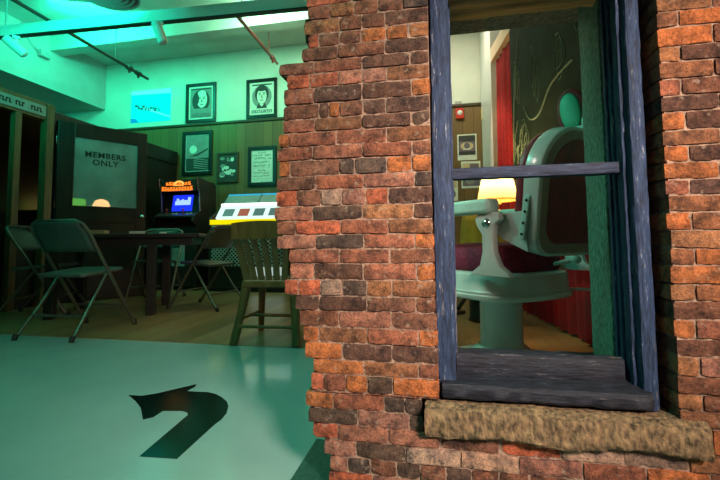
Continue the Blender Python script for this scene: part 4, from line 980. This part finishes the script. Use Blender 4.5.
# back: an arched enamel shell, its rear rim coloured as if in shade, with a sunken maroon panel on both faces
def arch(w_, h, r, n=10, taper=0.9):
    q = 0.11; pts = []
    for s_ in (-1, 1):
        for i in range(7):
            a = PI/2*(i/6 if s_ < 0 else 1-i/6)
            pts.append((s_*(w_*taper-q+q*math.cos(a)), q-q*math.sin(a)))
    for i in range(n+1):
        a = PI/2*i/n; pts.append((w_-r+r*math.cos(a), h-r+r*math.sin(a)))
    for i in range(n+1):
        a = PI/2+PI/2*i/n; pts.append((-w_+r+r*math.cos(a), h-r+r*math.sin(a)))
    return pts
# polygon X -> chair Y, polygon Y -> chair Z, depth -> chair -X
BXM = tr(-0.40, 0, 0.625) @ rot('Y', -12) @ Matrix(((0, 0, -1, 0), (1, 0, 0, 0), (0, 1, 0, 0), (0, 0, 0, 1)))
bk = smooth(MB().prism(arch(0.335, 0.585, 0.21), -0.045, 0.045, 0, BXM, 0.012).build('back_shell', M['enamel'], BC), 40)
def frame_ring(out, inn, d0, d1, X):
    n = len(out); vs = [(p[0], p[1], d0) for p in out]+[(p[0], p[1], d1) for p in inn]
    return MB().add(vs, [[i, (i+1) % n, n+(i+1) % n, n+i] for i in range(n)], 0, True, X)
def inset(p, d, cz=0.31): return [(x*(1-d/0.335), cz+(y-cz)*(1-d/0.292)) for x, y in p]
A0 = arch(0.335, 0.585, 0.21)
fr_ = MB(); 
n_ = len(A0); o1 = inset(A0, 0.014); o2 = inset(A0, 0.028); o3 = inset(A0, 0.052); o4 = inset(A0, 0.060)
loops = [(o1, 0.0445), (o2, 0.052), (o3, 0.052), (o4, 0.046)]
vs = []; fs = []
for lp, d_ in loops: vs += [(x, y, d_) for x, y in lp]
for k in range(3):
    for i in range(n_): fs.append([k*n_+i, k*n_+(i+1) % n_, (k+1)*n_+(i+1) % n_, (k+1)*n_+i])
MB().add(vs, fs, 0, True, BXM).build('rear_rim', M['enamel_edge'], bk)
MB().prism(inset(A0, 0.058), 0.044, 0.050, 0, BXM, 0.002).build('rear_panel', M['maroon'], bk)
smooth(MB().prism(inset(A0, 0.018), -0.105, -0.044, 0, BXM, 0.025).build('back_cushion', M['maroon'], BC), 60)
for s in (-1, 1):
    # side plate that carries the back, slotted bracket on it, arm pad and scrolled arm support
    MB().prism([(-0.42, 0.64), (-0.28, 0.70), (-0.23, 0.74), (-0.22, 0.815), (-0.40, 0.825)], -s*0.298-0.006, -s*0.298+0.006, 0, rot('X', 90), 0.002).build('side_plate', M['enamel'], BC)
    br = MB().box((s*0.315-0.012, 0.07, -0.026), (s*0.315+0.012, 0.27, 0.002), 0, 0.005, BXM).build('bracket', M['mint'], BC)
    for q in range(4): MB().lathe([(0.0, 0.004), (0.006, 0.003), (0.006, 0)], 10, 0, BXM @ tr(s*0.328, 0.095+0.05*q, -0.012) @ rot('Y', s*90)).build('screw', M['rubber'], br)
    MB().box((-0.265, s*0.335-0.045, 0.822), (0.31, s*0.335+0.045, 0.892), 0, 0.018, None, 4).build('arm_pad', M['mint'], BC)
    mb = MB(); X = tr(-0.215, s*0.335, 0) @ rot('X', 90)
    mb.prism([(-0.145, 0.525), (0.095, 0.525), (0.075, 0.545), (0.03, 0.575), (0.012, 0.64), (0.012, 0.72), (0.045, 0.765), (0.055, 0.80), (0.03, 0.825), (-0.085, 0.825), (-0.095, 0.79), (-0.06, 0.765), (-0.052, 0.72), (-0.055, 0.64), (-0.085, 0.575), (-0.13, 0.545)], -0.02, 0.02, 0, X, 0.006)
    ap = smooth(mb.build('arm_support', M['enamel'], BC), 40)
    MB().lathe([(0.0, 0.016), (0.018, 0.012), (0.024, 0)], 20, 0, tr(-0.235, s*0.355, 0.775) @ rot('X', -s*90)).build('boss', M['chrome'], ap)
# headrest on a short post above the back
top = BXM @ Vector((0, 0.585, 0.0))
MB().tube([top-Vector((0, 0, 0.03)), top+Vector((-0.005, 0, 0.06))], 0.018, 12).box(tuple(top+Vector((-0.03, -0.05, -0.012))), tuple(top+Vector((0.03, 0.05, 0.02))), 0, 0.008).build('headrest_post', M['mint'], BC)
HX = tr(top.x+0.075, top.y-0.035, top.z+0.115) @ rot('Z', 90) @ rot('X', 10)
pad = MB(); vs, fs = rings([(0.06, 0.02, -0.034, 0), (0.095, 0.050, -0.030, 0), (0.118, 0.074, -0.01, 0), (0.118, 0.074, 0.01, 0), (0.108, 0.064, 0.022, 0)], 2.2, 32)
HL = HX @ rot('Y', 90)
hp = MB().add(vs, fs, 0, True, HL).build('headrest_shell', M['maroon'], BC)
vs, fs = rings([(0.092, 0.050, 0.021, 0), (0.092, 0.050, 0.027, 0), (0.084, 0.044, 0.031, 0), (0.05, 0.02, 0.034, 0)], 2.2, 32)
MB().add(vs, fs, 0, True, HL).build('headrest_pad', M['green_lit_pad'], BC)
# recline handle, side lever and footrest
MB().tube([(-0.24, -0.10, 0.56), (-0.32, -0.16, 0.585)], 0.012, 10).lathe([(0, -0.03), (0.018, -0.02), (0.022, 0), (0.018, 0.02), (0, 0.03)], 16, 0, tr(-0.34, -0.18, 0.595) @ rot('Y', 60)).build('recline_handle', M['mint'], BC)
lv = MB().tube([(-0.21, -0.21, 0.43), (-0.345, -0.345, 0.425)], 0.008, 10).build('pump_lever', M['enamel'], BC)
MB().lathe([(0, -0.018), (0.013, -0.013), (0.018, 0), (0.013, 0.013), (0, 0.018)], 16, 0, tr(-0.352, -0.352, 0.425)).build('lever_knob', M['enamel'], lv)
MB().tube([(0.30, -0.15, 0.45), (0.50, -0.15, 0.22)], 0.014, 10).tube([(0.30, 0.15, 0.45), (0.50, 0.15, 0.22)], 0.014, 10).box((0.46, -0.19, 0.19), (0.62, 0.19, 0.22), 0, 0.008).build('footrest', M['cab'], BC)
